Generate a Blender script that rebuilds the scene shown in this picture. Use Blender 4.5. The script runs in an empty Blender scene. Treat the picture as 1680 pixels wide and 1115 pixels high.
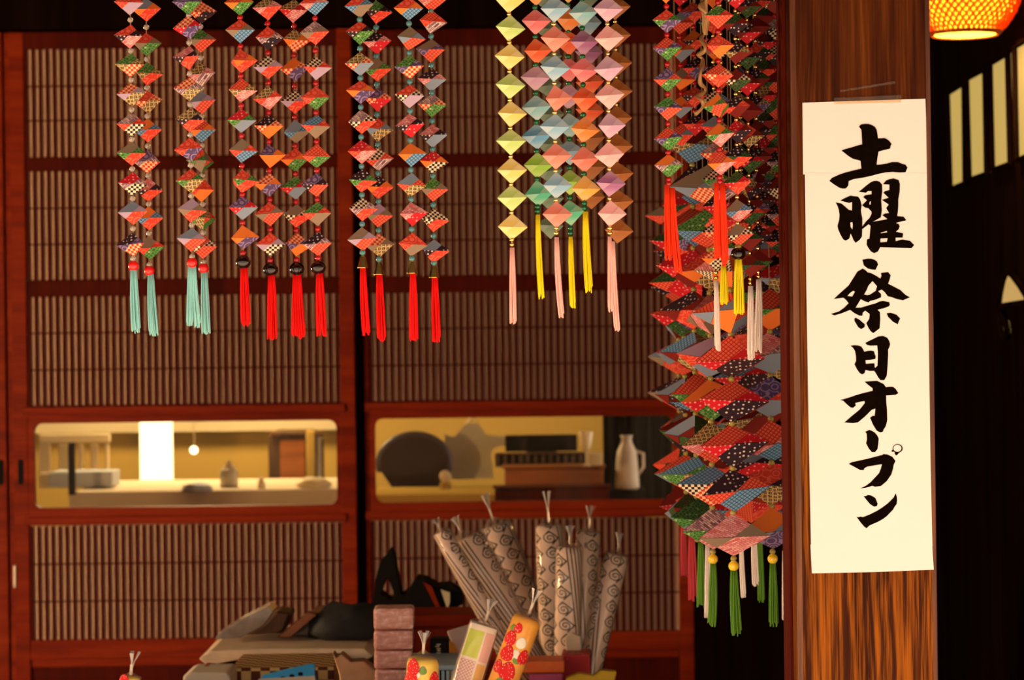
import bpy, bmesh, math, random
from mathutils import Vector, Matrix, geometry, noise

random.seed(11)
SC = bpy.context.scene
COL = SC.collection

# ---------------------------------------------------------------- camera
F = 4200.0                      # focal length in photo pixels (90 mm on a 36 mm sensor, 1680 px wide)
ROLL = math.radians(0.72)
CAMZ = 1.45
CR, SR = math.cos(ROLL), math.sin(ROLL)
cam_data = bpy.data.cameras.new('camera')
cam = bpy.data.objects.new('camera', cam_data)
COL.objects.link(cam)
cam.matrix_world = Matrix(((CR, SR, 0, 0), (0, 0, -1, 0), (-SR, CR, 0, CAMZ), (0, 0, 0, 1)))
cam_data.sensor_width = 36.0
cam_data.sensor_fit = 'HORIZONTAL'
cam_data.lens = F / 1680 * 36
cam_data.clip_start = 0.05
cam_data.dof.use_dof = True
cam_data.dof.focus_distance = 3.04
cam_data.dof.aperture_fstop = 11.5
SC.camera = cam

# ---------------------------------------------------------------- light
world = bpy.data.worlds.new('sky')
SC.world = world
world.use_nodes = True
bg = world.node_tree.nodes['Background']
bg.inputs[0].default_value = (1.0, 0.80, 0.65, 1)
bg.inputs[1].default_value = 1.32
sun_data = bpy.data.lights.new('sun', 'SUN')
sun_data.energy = 13.0
sun_data.angle = math.radians(1.0)
sun_data.color = (1.0, 0.82, 0.68)
sun = bpy.data.objects.new('sun', sun_data)
COL.objects.link(sun)
SUN_FROM = Vector((-0.42, -0.36, 0.98)).normalized()      # high, over the street, a little to the left
sun.rotation_euler = SUN_FROM.to_track_quat('Z', 'Y').to_euler()

vs = SC.view_settings
vs.view_transform = 'Standard'
vs.look = 'None'
vs.gamma = 1.0
vs.use_curve_mapping = False
vs.exposure = 0.80
SC.cycles.use_denoising = True
SC.cycles.max_bounces = 8
SC.cycles.transparent_max_bounces = 16
SC.cycles.sample_clamp_indirect = 6.0


def P(px, py, d):
    """Point of the place that the photograph shows at a pixel, at a distance d in front of the camera."""
    u, v = (px - 840) / F, (557.5 - py) / F
    return Vector(((u * CR + v * SR) * d, d, CAMZ + (-u * SR + v * CR) * d))


# ---------------------------------------------------------------- scene helpers
def link(o, parent=None):
    COL.objects.link(o)
    if parent is not None:
        o.parent = parent
        o.matrix_parent_inverse = Matrix.Identity(4)
    return o


def props(o, label=None, cat=None, group=None, kind=None):
    if label: o['label'] = label
    if cat: o['category'] = cat
    if group: o['group'] = group
    if kind: o['kind'] = kind
    return o


def empty(name, loc, label=None, cat=None, group=None, parent=None, kind=None):
    o = bpy.data.objects.new(name, None)
    o.empty_display_size = 0.02
    o.location = loc
    link(o, parent)
    return props(o, label, cat, group, kind)


class MB:
    """Collects vertices and faces; build() links them as one mesh object."""
    def __init__(s):
        s.v, s.f, s.m, s.uv = [], [], [], {}

    def add(s, vs_, fs, mi=0):
        n = len(s.v)
        s.v += [tuple(p) for p in vs_]
        for f in fs:
            s.f.append(tuple(i + n for i in f)); s.m.append(mi)
        return s

    def box(s, x0, x1, y0, y1, z0, z1, mi=0, b=0.0):
        if b <= 0:
            s.add([(x0, y0, z0), (x1, y0, z0), (x1, y1, z0), (x0, y1, z0), (x0, y0, z1), (x1, y0, z1), (x1, y1, z1), (x0, y1, z1)],
                  [(3, 2, 1, 0), (4, 5, 6, 7), (0, 1, 5, 4), (1, 2, 6, 5), (2, 3, 7, 6), (3, 0, 4, 7)], mi)
        else:
            bm = bmesh.new()
            bmesh.ops.create_cube(bm, size=1.0)
            for v in bm.verts:
                v.co = ((x0 + x1) / 2 + v.co.x * (x1 - x0), (y0 + y1) / 2 + v.co.y * (y1 - y0), (z0 + z1) / 2 + v.co.z * (z1 - z0))
            bmesh.ops.bevel(bm, geom=bm.edges[:], offset=b, segments=2, affect='EDGES', profile=0.6)
            s.bm(bm, mi)
        return s

    def bm(s, bm, mi=0):
        bm.verts.index_update()
        s.add([v.co[:] for v in bm.verts], [[v.index for v in f.verts] for f in bm.faces], mi)
        bm.free()
        return s

    def tube(s, pts, r, n=6, mi=0, cap=True):
        pts = [Vector(p) for p in pts]
        rs = r if isinstance(r, (list, tuple)) else [r] * len(pts)
        rings, base = [], len(s.v)
        up = None
        for i, p in enumerate(pts):
            t = (pts[min(i + 1, len(pts) - 1)] - pts[max(i - 1, 0)]).normalized()
            if up is None:
                up = t.orthogonal().normalized()
            up = (up - t * up.dot(t))
            up = up.normalized() if up.length > 1e-6 else t.orthogonal().normalized()
            w = t.cross(up)
            for k in range(n):
                a = 2 * math.pi * k / n
                s.v.append(tuple(p + (up * math.cos(a) + w * math.sin(a)) * rs[i]))
        for i in range(len(pts) - 1):
            for k in range(n):
                a, b = base + i * n + k, base + i * n + (k + 1) % n
                s.f.append((a, b, b + n, a + n)); s.m.append(mi)
        if cap:
            s.f.append(tuple(base + k for k in reversed(range(n)))); s.m.append(mi)
            e = base + (len(pts) - 1) * n
            s.f.append(tuple(e + k for k in range(n))); s.m.append(mi)
        return s

    def lathe(s, prof, n=16, c=(0, 0, 0), mi=0, ang=0.0):
        """prof: (radius, z) from bottom to top."""
        base = len(s.v)
        for r, z in prof:
            for k in range(n):
                a = 2 * math.pi * k / n + ang
                s.v.append((c[0] + r * math.cos(a), c[1] + r * math.sin(a), c[2] + z))
        for i in range(len(prof) - 1):
            for k in range(n):
                a, b = base + i * n + k, base + i * n + (k + 1) % n
                s.f.append((a, b, b + n, a + n)); s.m.append(mi)
        s.f.append(tuple(base + k for k in reversed(range(n)))); s.m.append(mi)
        e = base + (len(prof) - 1) * n
        s.f.append(tuple(e + k for k in range(n))); s.m.append(mi)
        return s

    def poly(s, outline, y0, y1, holes=(), mi=0):
        """Flat outline in x, z given thickness in y (front y0 nearer the camera)."""
        loops = [[Vector((x, z, 0)) for x, z in outline]] + [[Vector((x, z, 0)) for x, z in h] for h in holes]
        flat = [p for l in loops for p in l]
        tris = geometry.tessellate_polygon(loops)
        n, base = len(flat), len(s.v)
        s.v += [(p.x, y0, p.y) for p in flat] + [(p.x, y1, p.y) for p in flat]
        for t in tris:
            a, b, c = [flat[i] for i in t]
            ccw = (b - a).cross(c - a).z > 0
            t = t if ccw else (t[2], t[1], t[0])
            s.f.append(tuple(base + i for i in t)); s.m.append(mi)
            s.f.append(tuple(base + n + i for i in reversed(t))); s.m.append(mi)
        k = 0
        for l in loops:
            for i in range(len(l)):
                a, b = base + k + i, base + k + (i + 1) % len(l)
                s.f.append((a, a + n, b + n, b)); s.m.append(mi)
            k += len(l)
        return s

    def mesh(s, name, mats, smooth=False, uv=None):
        me = bpy.data.meshes.new(name)
        me.from_pydata(s.v, [], s.f)
        for m in (mats if isinstance(mats, (list, tuple)) else [mats]):
            me.materials.append(m)
        me.polygons.foreach_set('material_index', s.m)
        if smooth:
            me.polygons.foreach_set('use_smooth', [True] * len(s.f))
        if uv:
            lay = me.uv_layers.new(name='UVMap')
            for p in me.polygons:
                for li in p.loop_indices:
                    lay.data[li].uv = uv[me.loops[li].vertex_index]
        me.update()
        return me

    def build(s, name, mats, parent=None, smooth=False, loc=None, uv=None, fix=False):
        me = s.mesh(name, mats, smooth, uv)
        if fix:
            bm = bmesh.new(); bm.from_mesh(me)
            bmesh.ops.recalc_face_normals(bm, faces=bm.faces[:])
            bm.to_mesh(me); bm.free()
        o = bpy.data.objects.new(name, me)
        if loc is not None:
            o.location = loc
        return link(o, parent)


def inst(name, mesh, parent, loc, rot=None, scale=None):
    o = bpy.data.objects.new(name, mesh)
    o.location = loc
    if rot is not None: o.rotation_euler = rot
    if scale is not None: o.scale = scale
    return link(o, parent)


# ---------------------------------------------------------------- material helpers
class NT:
    def __init__(s, name):
        s.mat = bpy.data.materials.new(name)
        s.mat.use_nodes = True
        s.t = s.mat.node_tree
        s.bsdf = s.t.nodes['Principled BSDF']
        s.out = s.t.nodes['Material Output']

    def n(s, kind, **kw):
        nd = s.t.nodes.new('ShaderNode' + kind)
        for k, v in kw.items():
            setattr(nd, k, v)
        return nd

    def put(s, sock, val):
        if hasattr(val, 'is_linked'):
            s.t.links.new(val, sock)
        else:
            if isinstance(val, tuple) and len(val) == 3 and sock.type == 'RGBA':
                val = (*val, 1)
            sock.default_value = val

    def math(s, op, a, b=0.0, c=None):
        nd = s.n('Math', operation=op)
        s.put(nd.inputs[0], a); s.put(nd.inputs[1], b)
        if c is not None: s.put(nd.inputs[2], c)
        return nd.outputs[0]

    def mix(s, fac, a, b):
        nd = s.n('Mix', data_type='RGBA')
        s.put(nd.inputs[0], fac); s.put(nd.inputs[6], a); s.put(nd.inputs[7], b)
        return nd.outputs[2]

    def ramp(s, fac, stops, interp='LINEAR'):
        nd = s.n('ValToRGB')
        cr = nd.color_ramp
        cr.interpolation = interp
        while len(cr.elements) > 1: cr.elements.remove(cr.elements[0])
        cr.elements[0].position = stops[0][0]; cr.elements[0].color = (*stops[0][1], 1)
        for p, c in stops[1:]:
            e = cr.elements.new(p); e.color = (*c, 1)
        s.put(nd.inputs[0], fac)
        return nd.outputs[0]

    def coord(s, which='UV', scale=(1, 1, 1), rot=(0, 0, 0), loc=(0, 0, 0)):
        tc = s.n('TexCoord')
        mp = s.n('Mapping')
        s.t.links.new(tc.outputs[which], mp.inputs[0])
        mp.inputs[1].default_value = loc; mp.inputs[2].default_value = rot; mp.inputs[3].default_value = scale
        return mp.outputs[0]

    def noise(s, vec, scale, detail=3.0, rough=0.55, dist=0.0):
        nd = s.n('TexNoise')
        s.put(nd.inputs['Vector'], vec)
        nd.inputs['Scale'].default_value = scale; nd.inputs['Detail'].default_value = detail
        nd.inputs['Roughness'].default_value = rough; nd.inputs['Distortion'].default_value = dist
        return nd.outputs[0]

    def bump(s, h, strength=0.3, dist=0.002):
        nd = s.n('Bump')
        nd.inputs['Strength'].default_value = strength; nd.inputs['Distance'].default_value = dist
        s.put(nd.inputs['Height'], h)
        s.t.links.new(nd.outputs[0], s.bsdf.inputs['Normal'])

    def done(s, col=None, rough=0.6, spec=0.3, metal=0.0, **kw):
        b = s.bsdf.inputs
        if col is not None: s.put(b['Base Color'], col)
        s.put(b['Roughness'], rough)
        b['Specular IOR Level'].default_value = spec
        b['Metallic'].default_value = metal
        for k, v in kw.items():
            s.put(b[k.replace('_', ' ')], v)
        return s.mat


def plain(name, col, rough=0.6, spec=0.3, metal=0.0, vary=0.12, scale=60.0, **kw):
    t = NT(name)
    nz = t.noise(t.coord('Object'), scale, 3)
    lo = tuple(c * (1 - vary) for c in col); hi = tuple(min(1, c * (1 + vary)) for c in col)
    return t.done(t.mix(nz, lo, hi), rough, spec, metal, **kw)


def glow(name, col, strength):
    t = NT(name)
    return t.done((0.08, 0.06, 0.03), 0.8, 0.0, Emission_Color=(*col, 1), Emission_Strength=strength)


def clear(name, col=(1, 1, 1), haze=0.12, rough=0.08, gloss=0.75):
    """Thin clear film or pane: mostly see-through, with its own gloss."""
    t = NT(name)
    gl = t.n('BsdfGlossy'); gl.inputs['Color'].default_value = (*col, 1); gl.inputs['Roughness'].default_value = rough
    tr = t.n('BsdfTransparent'); tr.inputs['Color'].default_value = (*col, 1)
    df = t.n('BsdfDiffuse'); df.inputs['Color'].default_value = (*col, 1)
    lw = t.n('LayerWeight'); lw.inputs[0].default_value = 0.35
    m1 = t.n('MixShader'); m2 = t.n('MixShader')
    t.t.links.new(t.math('ADD', t.math('MULTIPLY', lw.outputs['Fresnel'], gloss), 0.01), m1.inputs[0])
    t.t.links.new(tr.outputs[0], m1.inputs[1]); t.t.links.new(gl.outputs[0], m1.inputs[2])
    m2.inputs[0].default_value = haze
    t.t.links.new(m1.outputs[0], m2.inputs[1]); t.t.links.new(df.outputs[0], m2.inputs[2])
    t.t.links.new(m2.outputs[0], t.out.inputs[0])
    t.t.nodes.remove(t.bsdf)
    return t.mat


def wood(name, dark, mid, light, along='Z', scale=1.0, rough=0.5, spec=0.4, contrast=1.0):
    t = NT(name)
    st = {'Z': (1, 1, 0.06), 'X': (0.06, 1, 1), 'Y': (1, 0.06, 1)}[along]
    co = t.coord('Object', scale=tuple(c * scale for c in st))
    big = t.noise(co, 14, 3, 0.6, 1.2)
    fine = t.noise(co, 130, 3, 0.7)
    f = t.math('ADD', t.math('MULTIPLY', big, 0.75), t.math('MULTIPLY', fine, 0.3))
    c = t.ramp(f, [(0.36, dark), (0.52, mid), (0.68, light)])
    t.bump(fine, 0.15, 0.001)
    return t.done(c, rough, spec)


M = {}
M['door_wood'] = wood('door_wood', (0.14, 0.009, 0.0006), (0.23, 0.016, 0.001), (0.31, 0.030, 0.002), 'X', 1, 0.55, 0.08)
M['slat_wood'] = wood('slat_wood', (0.045, 0.003, 0.0008), (0.075, 0.005, 0.001), (0.10, 0.008, 0.0015), 'Z', 1, 0.6, 0.05)
M['dark_wood'] = wood('dark_wood', (0.004, 0.0018, 0.001), (0.008, 0.003, 0.0018), (0.012, 0.005, 0.0025), 'Z', 1, 0.8, 0.0)
M['screen_paper'] = plain('screen_paper', (0.80, 0.50, 0.31), 0.8, 0.1, vary=0.08, scale=12)
M['black'] = plain('black_recess', (0.006, 0.004, 0.003), 0.7, 0.1)
M['glass'] = clear('window_glass', (1, 0.97, 0.9), 0.006, 0.03, 0.08)
M['cellophane'] = clear('cellophane', (1, 0.985, 0.96), 0.035, 0.10, 0.34)
M['brass'] = plain('brass_gold', (0.62, 0.38, 0.10), 0.22, 0.5, 1.0)

# ================================================================ the setting
def struct(name, mb, mat, **kw):
    o = mb.build(name, mat, **kw)
    o['kind'] = 'structure'
    return o


DD = 6.9                                            # the lattice doors
KD = DD / F


def dx(px):
    return (px - 840) * KD


def dz(py):
    return CAMZ + (557.5 - py) * KD


t = NT('street_stone')
nz = t.noise(t.coord('Object'), 3.0, 5)
M['street'] = t.done(t.ramp(nz, [(0.3, (0.38, 0.33, 0.26)), (0.7, (0.50, 0.44, 0.35))]), 0.85, 0.1)
M['shop_floor'] = plain('shop_floor_dark', (0.05, 0.03, 0.02), 0.7, 0.2, scale=8)

struct('ground', MB().box(-40, 40, -40, 2.9, -0.12, 0.0), M['street'])
struct('floor', MB().box(-2.6, 2.6, 2.9, 10.6, -0.12, 0.02), M['shop_floor'])
struct('ceiling', MB().box(-2.6, 2.6, 2.95, 10.6, 2.62, 2.74), M['dark_wood'])
ev = MB()
ev.add([(-6, 1.7, 1.94), (6, 1.7, 1.94), (6, 3.1, 2.62), (-6, 3.1, 2.62), (-6, 1.7, 2.0), (6, 1.7, 2.0), (6, 3.1, 2.80), (-6, 3.1, 2.80)],
       [(3, 2, 1, 0), (4, 5, 6, 7), (0, 1, 5, 4), (1, 2, 6, 5), (2, 3, 7, 6), (3, 0, 4, 7)])
struct('ceiling_eaves', ev, M['dark_wood'])
struct('trim_1', MB().box(-2.5, 2.5, 2.93, 3.16, 1.9, 2.24, b=0.01), M['dark_wood'])      # facade beam
struct('wall_light_block', MB().box(-40, 40, -6.4, -6.1, 0.0, 1.7, b=0.02), plain('light_block_plaster', (0.16, 0.12, 0.08), 0.9, 0.0, scale=3))  # unseen low wall, added to dim light from the far street
struct('wall_left', MB().box(-2.6, -2.5, 2.95, 10.6, 0.0, 2.62), M['dark_wood'])

XR = dx(1134)
struct('wall_back_over_doors', MB().box(-2.5, XR, DD - 0.02, DD + 0.12, dz(44), 2.62), M['dark_wood'])
struct('wall_back_right', MB().box(XR, 1.35, DD - 0.05, DD + 0.12, 0.02, 2.62), M['dark_wood'])


# right-hand side wall, nearly along the line of sight
def wx(d):
    return 0.938 + 0.0288 * d


def wall_pt(px, py):
    d = 0.938 / ((px - 840) / F - 0.0288)
    return d, P(px, py, d).z


wr = MB()
wr.add([(wx(3.1), 3.1, 0.02), (wx(6.9), 6.9, 0.02), (wx(6.9), 6.9, 2.62), (wx(3.1), 3.1, 2.62)], [(0, 1, 2, 3)])
wr.add([(wx(3.1) + .1, 3.1, 0.02), (wx(6.9) + .1, 6.9, 0.02), (wx(6.9) + .1, 6.9, 2.62), (wx(3.1) + .1, 3.1, 2.62)], [(3, 2, 1, 0)])
struct('wall_right', wr, M['dark_wood'])
M['lit_paper'] = glow('lit_paper', (0.62, 0.42, 0.11), 0.5)
M['lit_paper_b'] = glow('lit_paper_warm', (0.62, 0.38, 0.12), 0.5)


def wall_window(name, pts, mat, frame=True):
    """A backlit paper pane let into the right-hand wall; pts are photo corners."""
    q = [wall_pt(*p) for p in pts]
    root = MB()
    n = len(q)
    root.v = [(wx(d) - 0.004, d, z) for d, z in q] + [(wx(d) + 0.02, d, z) for d, z in q]
    root.f = [tuple(range(n)), tuple(reversed(range(n, 2 * n)))] + [(i, i + n, (i + 1) % n + n, (i + 1) % n) for i in range(n)]
    root.m = [0] * len(root.f)
    o = struct(name, root, mat, fix=True)
    if frame:
        fm = MB()
        loop = [(wx(d) - 0.008, d, z) for d, z in q]
        fm.tube(loop + [loop[0]], 0.008, 4)
        fm.build('window_frame', M['dark_wood'], o)
    return o


wall_window('window_3', [(1566, 152), (1592, 136), (1592.5, 299), (1569, 309)], M['lit_paper'])
wall_window('window_4', [(1598, 128), (1627, 113), (1628.5, 284), (1600.5, 294)], M['lit_paper'])
wall_window('window_5', [(1637, 103), (1665, 87), (1668, 267), (1639, 278)], M['lit_paper'])
wall_window('window_6', [(1677.5, 75), (1708, 58), (1711, 248), (1679, 262)], M['lit_paper'])
wall_window('window_7', [(1646, 502), (1649, 480), (1654, 458), (1659.5, 444), (1668, 450), (1680, 466), (1692, 486), (1692, 495)], M['lit_paper_b'])
wall_window('window_8', [(1647, 514), (1651, 515), (1656, 527), (1658.5, 541), (1656.5, 551), (1653, 554), (1649, 542)], M['lit_paper_b'])


# ---------------------------------------------------------------- lattice doors
PANELS = [(74, 250), (273, 450), (478, 655), (852, 1037)]
BARS = [(134, 190), (333, 392), (537, 597), (914, 975)]
WIN = (684, 822)
PITCH = 11.4
slat_mesh = {}


def rounded(x0, x1, z0, z1, r, n=6):
    out = []
    for cx, cz, a0 in ((x1 - r, z1 - r, 0), (x0 + r, z1 - r, 90), (x0 + r, z0 + r, 180), (x1 - r, z0 + r, 270)):
        for k in range(n + 1):
            a = math.radians(a0 + 90 * k / n)
            out.append((cx + r * math.cos(a), cz + r * math.sin(a)))
    return out


def door(name, xl, xr, sl, sr, y, pull=None, slats=True):
    """xl, xr outer stile edges, sl, sr the lattice field, all in photo pixels at the doors; y the door's distance."""
    root = empty(name, (dx((xl + xr) / 2), y, 0.03))
    root['kind'] = 'structure'
    ox, oz = root.location.x, root.location.z

    def part(nm, mb, mat, parent=root):
        o = mb.build(nm, mat, parent)
        return o

    def bx(px0, px1, py0, py1, y0, y1, b=0.003):
        return MB().box(dx(px0) - ox, dx(px1) - ox, y0, y1, dz(py1) - oz, dz(py0) - oz, b=b)

    part('stile', bx(xl, sl - 2, 46, 1433, 0, 0.036), M['door_wood'])
    part('stile', bx(sr + 2, xr, 46, 1433, 0, 0.036), M['door_wood'])
    part('top_rail', bx(sl - 2, sr + 2, 46, 74, 0.002, 0.034), M['slat_wood'])  # darker wood than the stiles: dim light up high put into colour
    for a, b_ in ((250, 273), (450, 478)):
        part('rail', bx(sl - 2, sr + 2, a, b_, 0.008, 0.034), M['slat_wood'])
    part('rail', bx(sl - 2, sr + 2, 1037, 1068, 0.0, 0.034), M['door_wood'])
    part('rail', bx(sl - 2, sr + 2, 1068, 1082, 0.010, 0.034), M['door_wood'])
    part('kick_panel', bx(sl - 2, sr + 2, 1082, 1433, 0.016, 0.03), M['slat_wood'])
    # glazed middle: mouldings and a frame with rounded opening
    part('moulding', bx(sl - 10, sr + 10, 657, 671, -0.010, 0.034), M['door_wood'])
    part('moulding', bx(sl - 10, sr + 10, 836, 850, -0.010, 0.034), M['door_wood'])
    part('rail', bx(sl - 2, sr + 2, 655, 657.5, 0.004, 0.03, 0), M['slat_wood'])
    fr = MB()
    x0, x1, z0, z1 = dx(sl - 2) - ox, dx(sr + 2) - ox, dz(836) - oz, dz(671) - oz
    fr.poly([(x0, z0), (x1, z0), (x1, z1), (x0, z1)], 0.002, 0.030,
            holes=[list(reversed(rounded(dx(sl + 7) - ox, dx(sr - 5) - ox, dz(WIN[1]) - oz, dz(WIN[0]) - oz, 0.022)))])
    wf = part('window_frame', fr, M['door_wood'])
    part('glass_pane', bx(sl + 3, sr - 1, WIN[0] - 4, WIN[1] + 4, 0.016, 0.019, 0), M['glass'], wf)
    if pull:
        ov = MB()
        ov.poly(rounded(dx(pull - 4.5) - ox, dx(pull + 4.5) - ox, dz(783) - oz, dz(742) - oz, 0.006), -0.0015, 0.01)
        part('finger_pull', ov, M['black'])
    if not slats:
        return root
    n = int((sr - sl) / PITCH)
    for (p0, p1), bars in zip(PANELS, BARS):
        part('screen_paper', bx(sl - 2, sr + 2, p0, p1, 0.016, 0.019, 0), M['screen_paper'])
        for b_ in bars:
            part('crossbar', bx(sl - 2, sr + 2, b_ - 1.3, b_ + 1.3, 0.0125, 0.0155, 0), M['slat_wood'])
        key = p1 - p0
        if key not in slat_mesh:
            h = key * KD / 2
            slat_mesh[key] = MB().box(-0.0047, 0.0047, 0, 0.006, -h, h).mesh('slat', M['slat_wood'])
        zc = (dz(p0) + dz(p1)) / 2 - oz
        for k in range(n + 1):
            inst('slat', slat_mesh[key], root, (dx(sl + 1.5 + k * PITCH) - ox, 0.006, zc))
    return root


door('door_1', 25, 583, 51, 557, DD - 0.045, pull=37)
door('door_2', 597, 1133, 606, 1107, DD)
struct('trim_gap_shade', MB().box(dx(572), dx(602), DD + 0.037, DD + 0.06, 0.02, dz(46)), M['dark_wood'])  # dark strip standing for the shade in the gap between leaves
door('door_3', -540, 14, -515, -10, DD - 0.045, pull=4.5, slats=False)
ld = MB().box(-0.004, 0.004, -0.004, 0.01, -0.03, 0.03, b=0.002)
lt = ld.build('door_latch', plain('latch_metal', (0.45, 0.35, 0.25), 0.3, 0.5, 0.8), loc=P(24, 945, DD - 0.05))
props(lt, 'small metal latch in the gap between lattice doors at left edge', 'latch')
struct('trim_2', MB().box(dx(15), dx(24), DD - 0.03, DD + 0.02, 0.02, dz(46)), M['door_wood'])

# standing paper lantern inside the shop, out of the picture at the left: it warms the doors and the goods
lx, ly = -2.28, 4.3
an = empty('standing_lantern', (lx, ly, 0.02), 'square paper standing lantern inside the shop left of the doors', 'lamp')
MB().box(-0.13, 0.13, -0.13, 0.13, 0, 0.05, b=0.006).build('base', M['dark_wood'], an)
for sx in (-1, 1):
    for sy in (-1, 1):
        MB().box(sx * 0.11 - 0.008, sx * 0.11 + 0.008, sy * 0.11 - 0.008, sy * 0.11 + 0.008, 0.05, 1.42).build('post', M['dark_wood'], an)
MB().box(-0.095, 0.095, -0.095, 0.095, 0.95, 1.35).build('lit_paper', glow('andon_glow', (1.0, 0.66, 0.36), 92.0), an)

# ================================================================ pillar with the paper notice
def pillar_wood():
    t = NT('pillar_wood')
    co = t.coord('Object')
    sep = t.n('SeparateXYZ'); t.t.links.new(co, sep.inputs[0])
    warp = t.noise(t.coord('Object', scale=(6, 6, 2.2)), 1.3, 2, 0.5)
    # growth rings cut lengthwise: tall pointed arches about the middle, straight grain towards the edges
    x2 = t.math('MULTIPLY', t.math('ABSOLUTE', t.math('ADD', sep.outputs[0], t.math('MULTIPLY', t.math('SUBTRACT', warp, 0.5), 0.035))), 1.0)
    arch = t.math('ADD', t.math('MULTIPLY', x2, 55), t.math('MULTIPLY', sep.outputs[2], 1.9))
    cx = t.n('CombineXYZ'); t.put(cx.inputs[0], arch)
    ring = t.noise(cx.outputs[0], 2.2, 3, 0.6)
    streak = t.noise(t.coord('Object', scale=(1, 1, 0.03)), 170, 3, 0.7)
    broad = t.noise(t.coord('Object', scale=(1, 1, 0.09)), 26, 3, 0.6)
    f = t.math('ADD', t.math('ADD', t.math('MULTIPLY', ring, 0.42), t.math('MULTIPLY', streak, 0.34)), t.math('MULTIPLY', broad, 0.36))
    c = t.ramp(f, [(0.42, (0.016, 0.0035, 0.0012)), (0.53, (0.045, 0.009, 0.0018)), (0.62, (0.085, 0.020, 0.003)), (0.74, (0.15, 0.044, 0.006))])
    # worn streaks below hand height, with the stronger low light painted in
    wear_light = t.math('MULTIPLY', t.math('SUBTRACT', t.math('ADD', 1.42, t.math('MULTIPLY', broad, 0.35)), sep.outputs[2]), 2.6)
    wear_light = t.math('MINIMUM', t.math('MAXIMUM', wear_light, 0.0), 1.0)
    c = t.mix(t.math('MULTIPLY', wear_light, t.math('MINIMUM', t.math('MAXIMUM', t.math('MULTIPLY', t.math('SUBTRACT', t.math('ADD', t.math('MULTIPLY', streak, 0.7), t.math('MULTIPLY', f, 0.4)), 0.52), 5.5), 0.0), 1.0)), c, (0.28, 0.074, 0.005))
    t.bump(streak, 0.2, 0.001)
    return t.done(c, 0.45, 0.05)


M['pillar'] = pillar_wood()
M['pillar_edge'] = wood('pillar_worn_edge', (0.03, 0.006, 0.001), (0.08, 0.018, 0.003), (0.20, 0.058, 0.009), 'Z', 1.3, 0.45)
PD = 3.0
PX0, PX1 = P(1303, 557, PD).x, P(1533, 557, PD).x
pil = empty('wooden_pillar', ((PX0 + PX1) / 2, PD + 0.07, 0.0), 'thick brown wooden pillar carrying the long white paper notice', 'pillar')
hw, hd, ch = (PX1 - PX0) / 2, 0.07, 0.006
pm = MB()
ring = [(-hw, hd), (-hw, -hd + ch), (-hw + ch, -hd), (hw - ch, -hd), (hw, -hd + ch), (hw, hd)]
zs = (0.0, 2.62)
pm.v = [(x, y, z) for z in zs for x, y in ring]
n = len(ring)
pm.f = [tuple(reversed(range(n))), tuple(range(n, 2 * n))] + [(i, (i + 1) % n, (i + 1) % n + n, i + n) for i in range(n)]
pm.f = [f for f in pm.f]
pm.m = [0, 0] + [0, 1, 0, 1, 0, 0]
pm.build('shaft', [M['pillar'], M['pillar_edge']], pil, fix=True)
# a darker guide batten along the left side of the pillar
gb = MB().box(-hw - 0.004, -hw, -0.02, 0.05, 0.0, 2.0, b=0.001)
gb.build('side_batten', M['slat_wood'], pil)

M['paper'] = plain('notice_paper', (0.76, 0.655, 0.61), 0.85, 0.02, vary=0.025, scale=18)
M['ink'] = plain('brush_ink', (0.0045, 0.0022, 0.0012), 0.8, 0.0, vary=0.5, scale=120)
PF = PD - 0.0006
no = empty('paper_notice', P(1428, 938, PF), 'long white paper notice with black brushed Japanese characters on pillar', 'notice')


def loc2(px, py, d):
    q = P(px, py, d) - no.location
    return (q.x, q.z)


M['tape'] = clear('clear_tape', (0.96, 0.9, 0.8), 0.012, 0.25, 0.12)
sheets = [
    [(1316.5, 168.5), (1420, 165), (1518, 162), (1519, 190), (1520.5, 287), (1317.5, 286)],
    [(1320.5, 284), (1520.5, 284), (1523, 520), (1526.5, 760), (1529.5, 896), (1330.5, 896), (1327, 720), (1323, 480)],
    [(1329.5, 893), (1529, 893), (1531.8, 934), (1430, 938), (1332, 940)],
]
SHEET = []
for k, pts in enumerate(sheets):
    pl = [loc2(x, y, PF) for x, y in pts]
    SHEET.append(MB().poly(list(reversed(pl)), -0.0006 - 0.0003 * (k == 1), -0.0001).build('paper_sheet', M['paper'], no))
tp = [loc2(x, y, PF) for x, y in [(1368, 161), (1478, 156), (1478, 168), (1368, 171)]]
MB().poly(list(reversed(tp)), -0.0016, -0.0012).build('tape_strip', M['tape'], no)
tp = [loc2(x, y, PF) for x, y in [(1378, 148), (1468, 133), (1469, 137), (1379, 151)]]
MB().poly(list(reversed(tp)), -0.0008, -0.0004).build('tape_strip', M['tape'], no)

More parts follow.
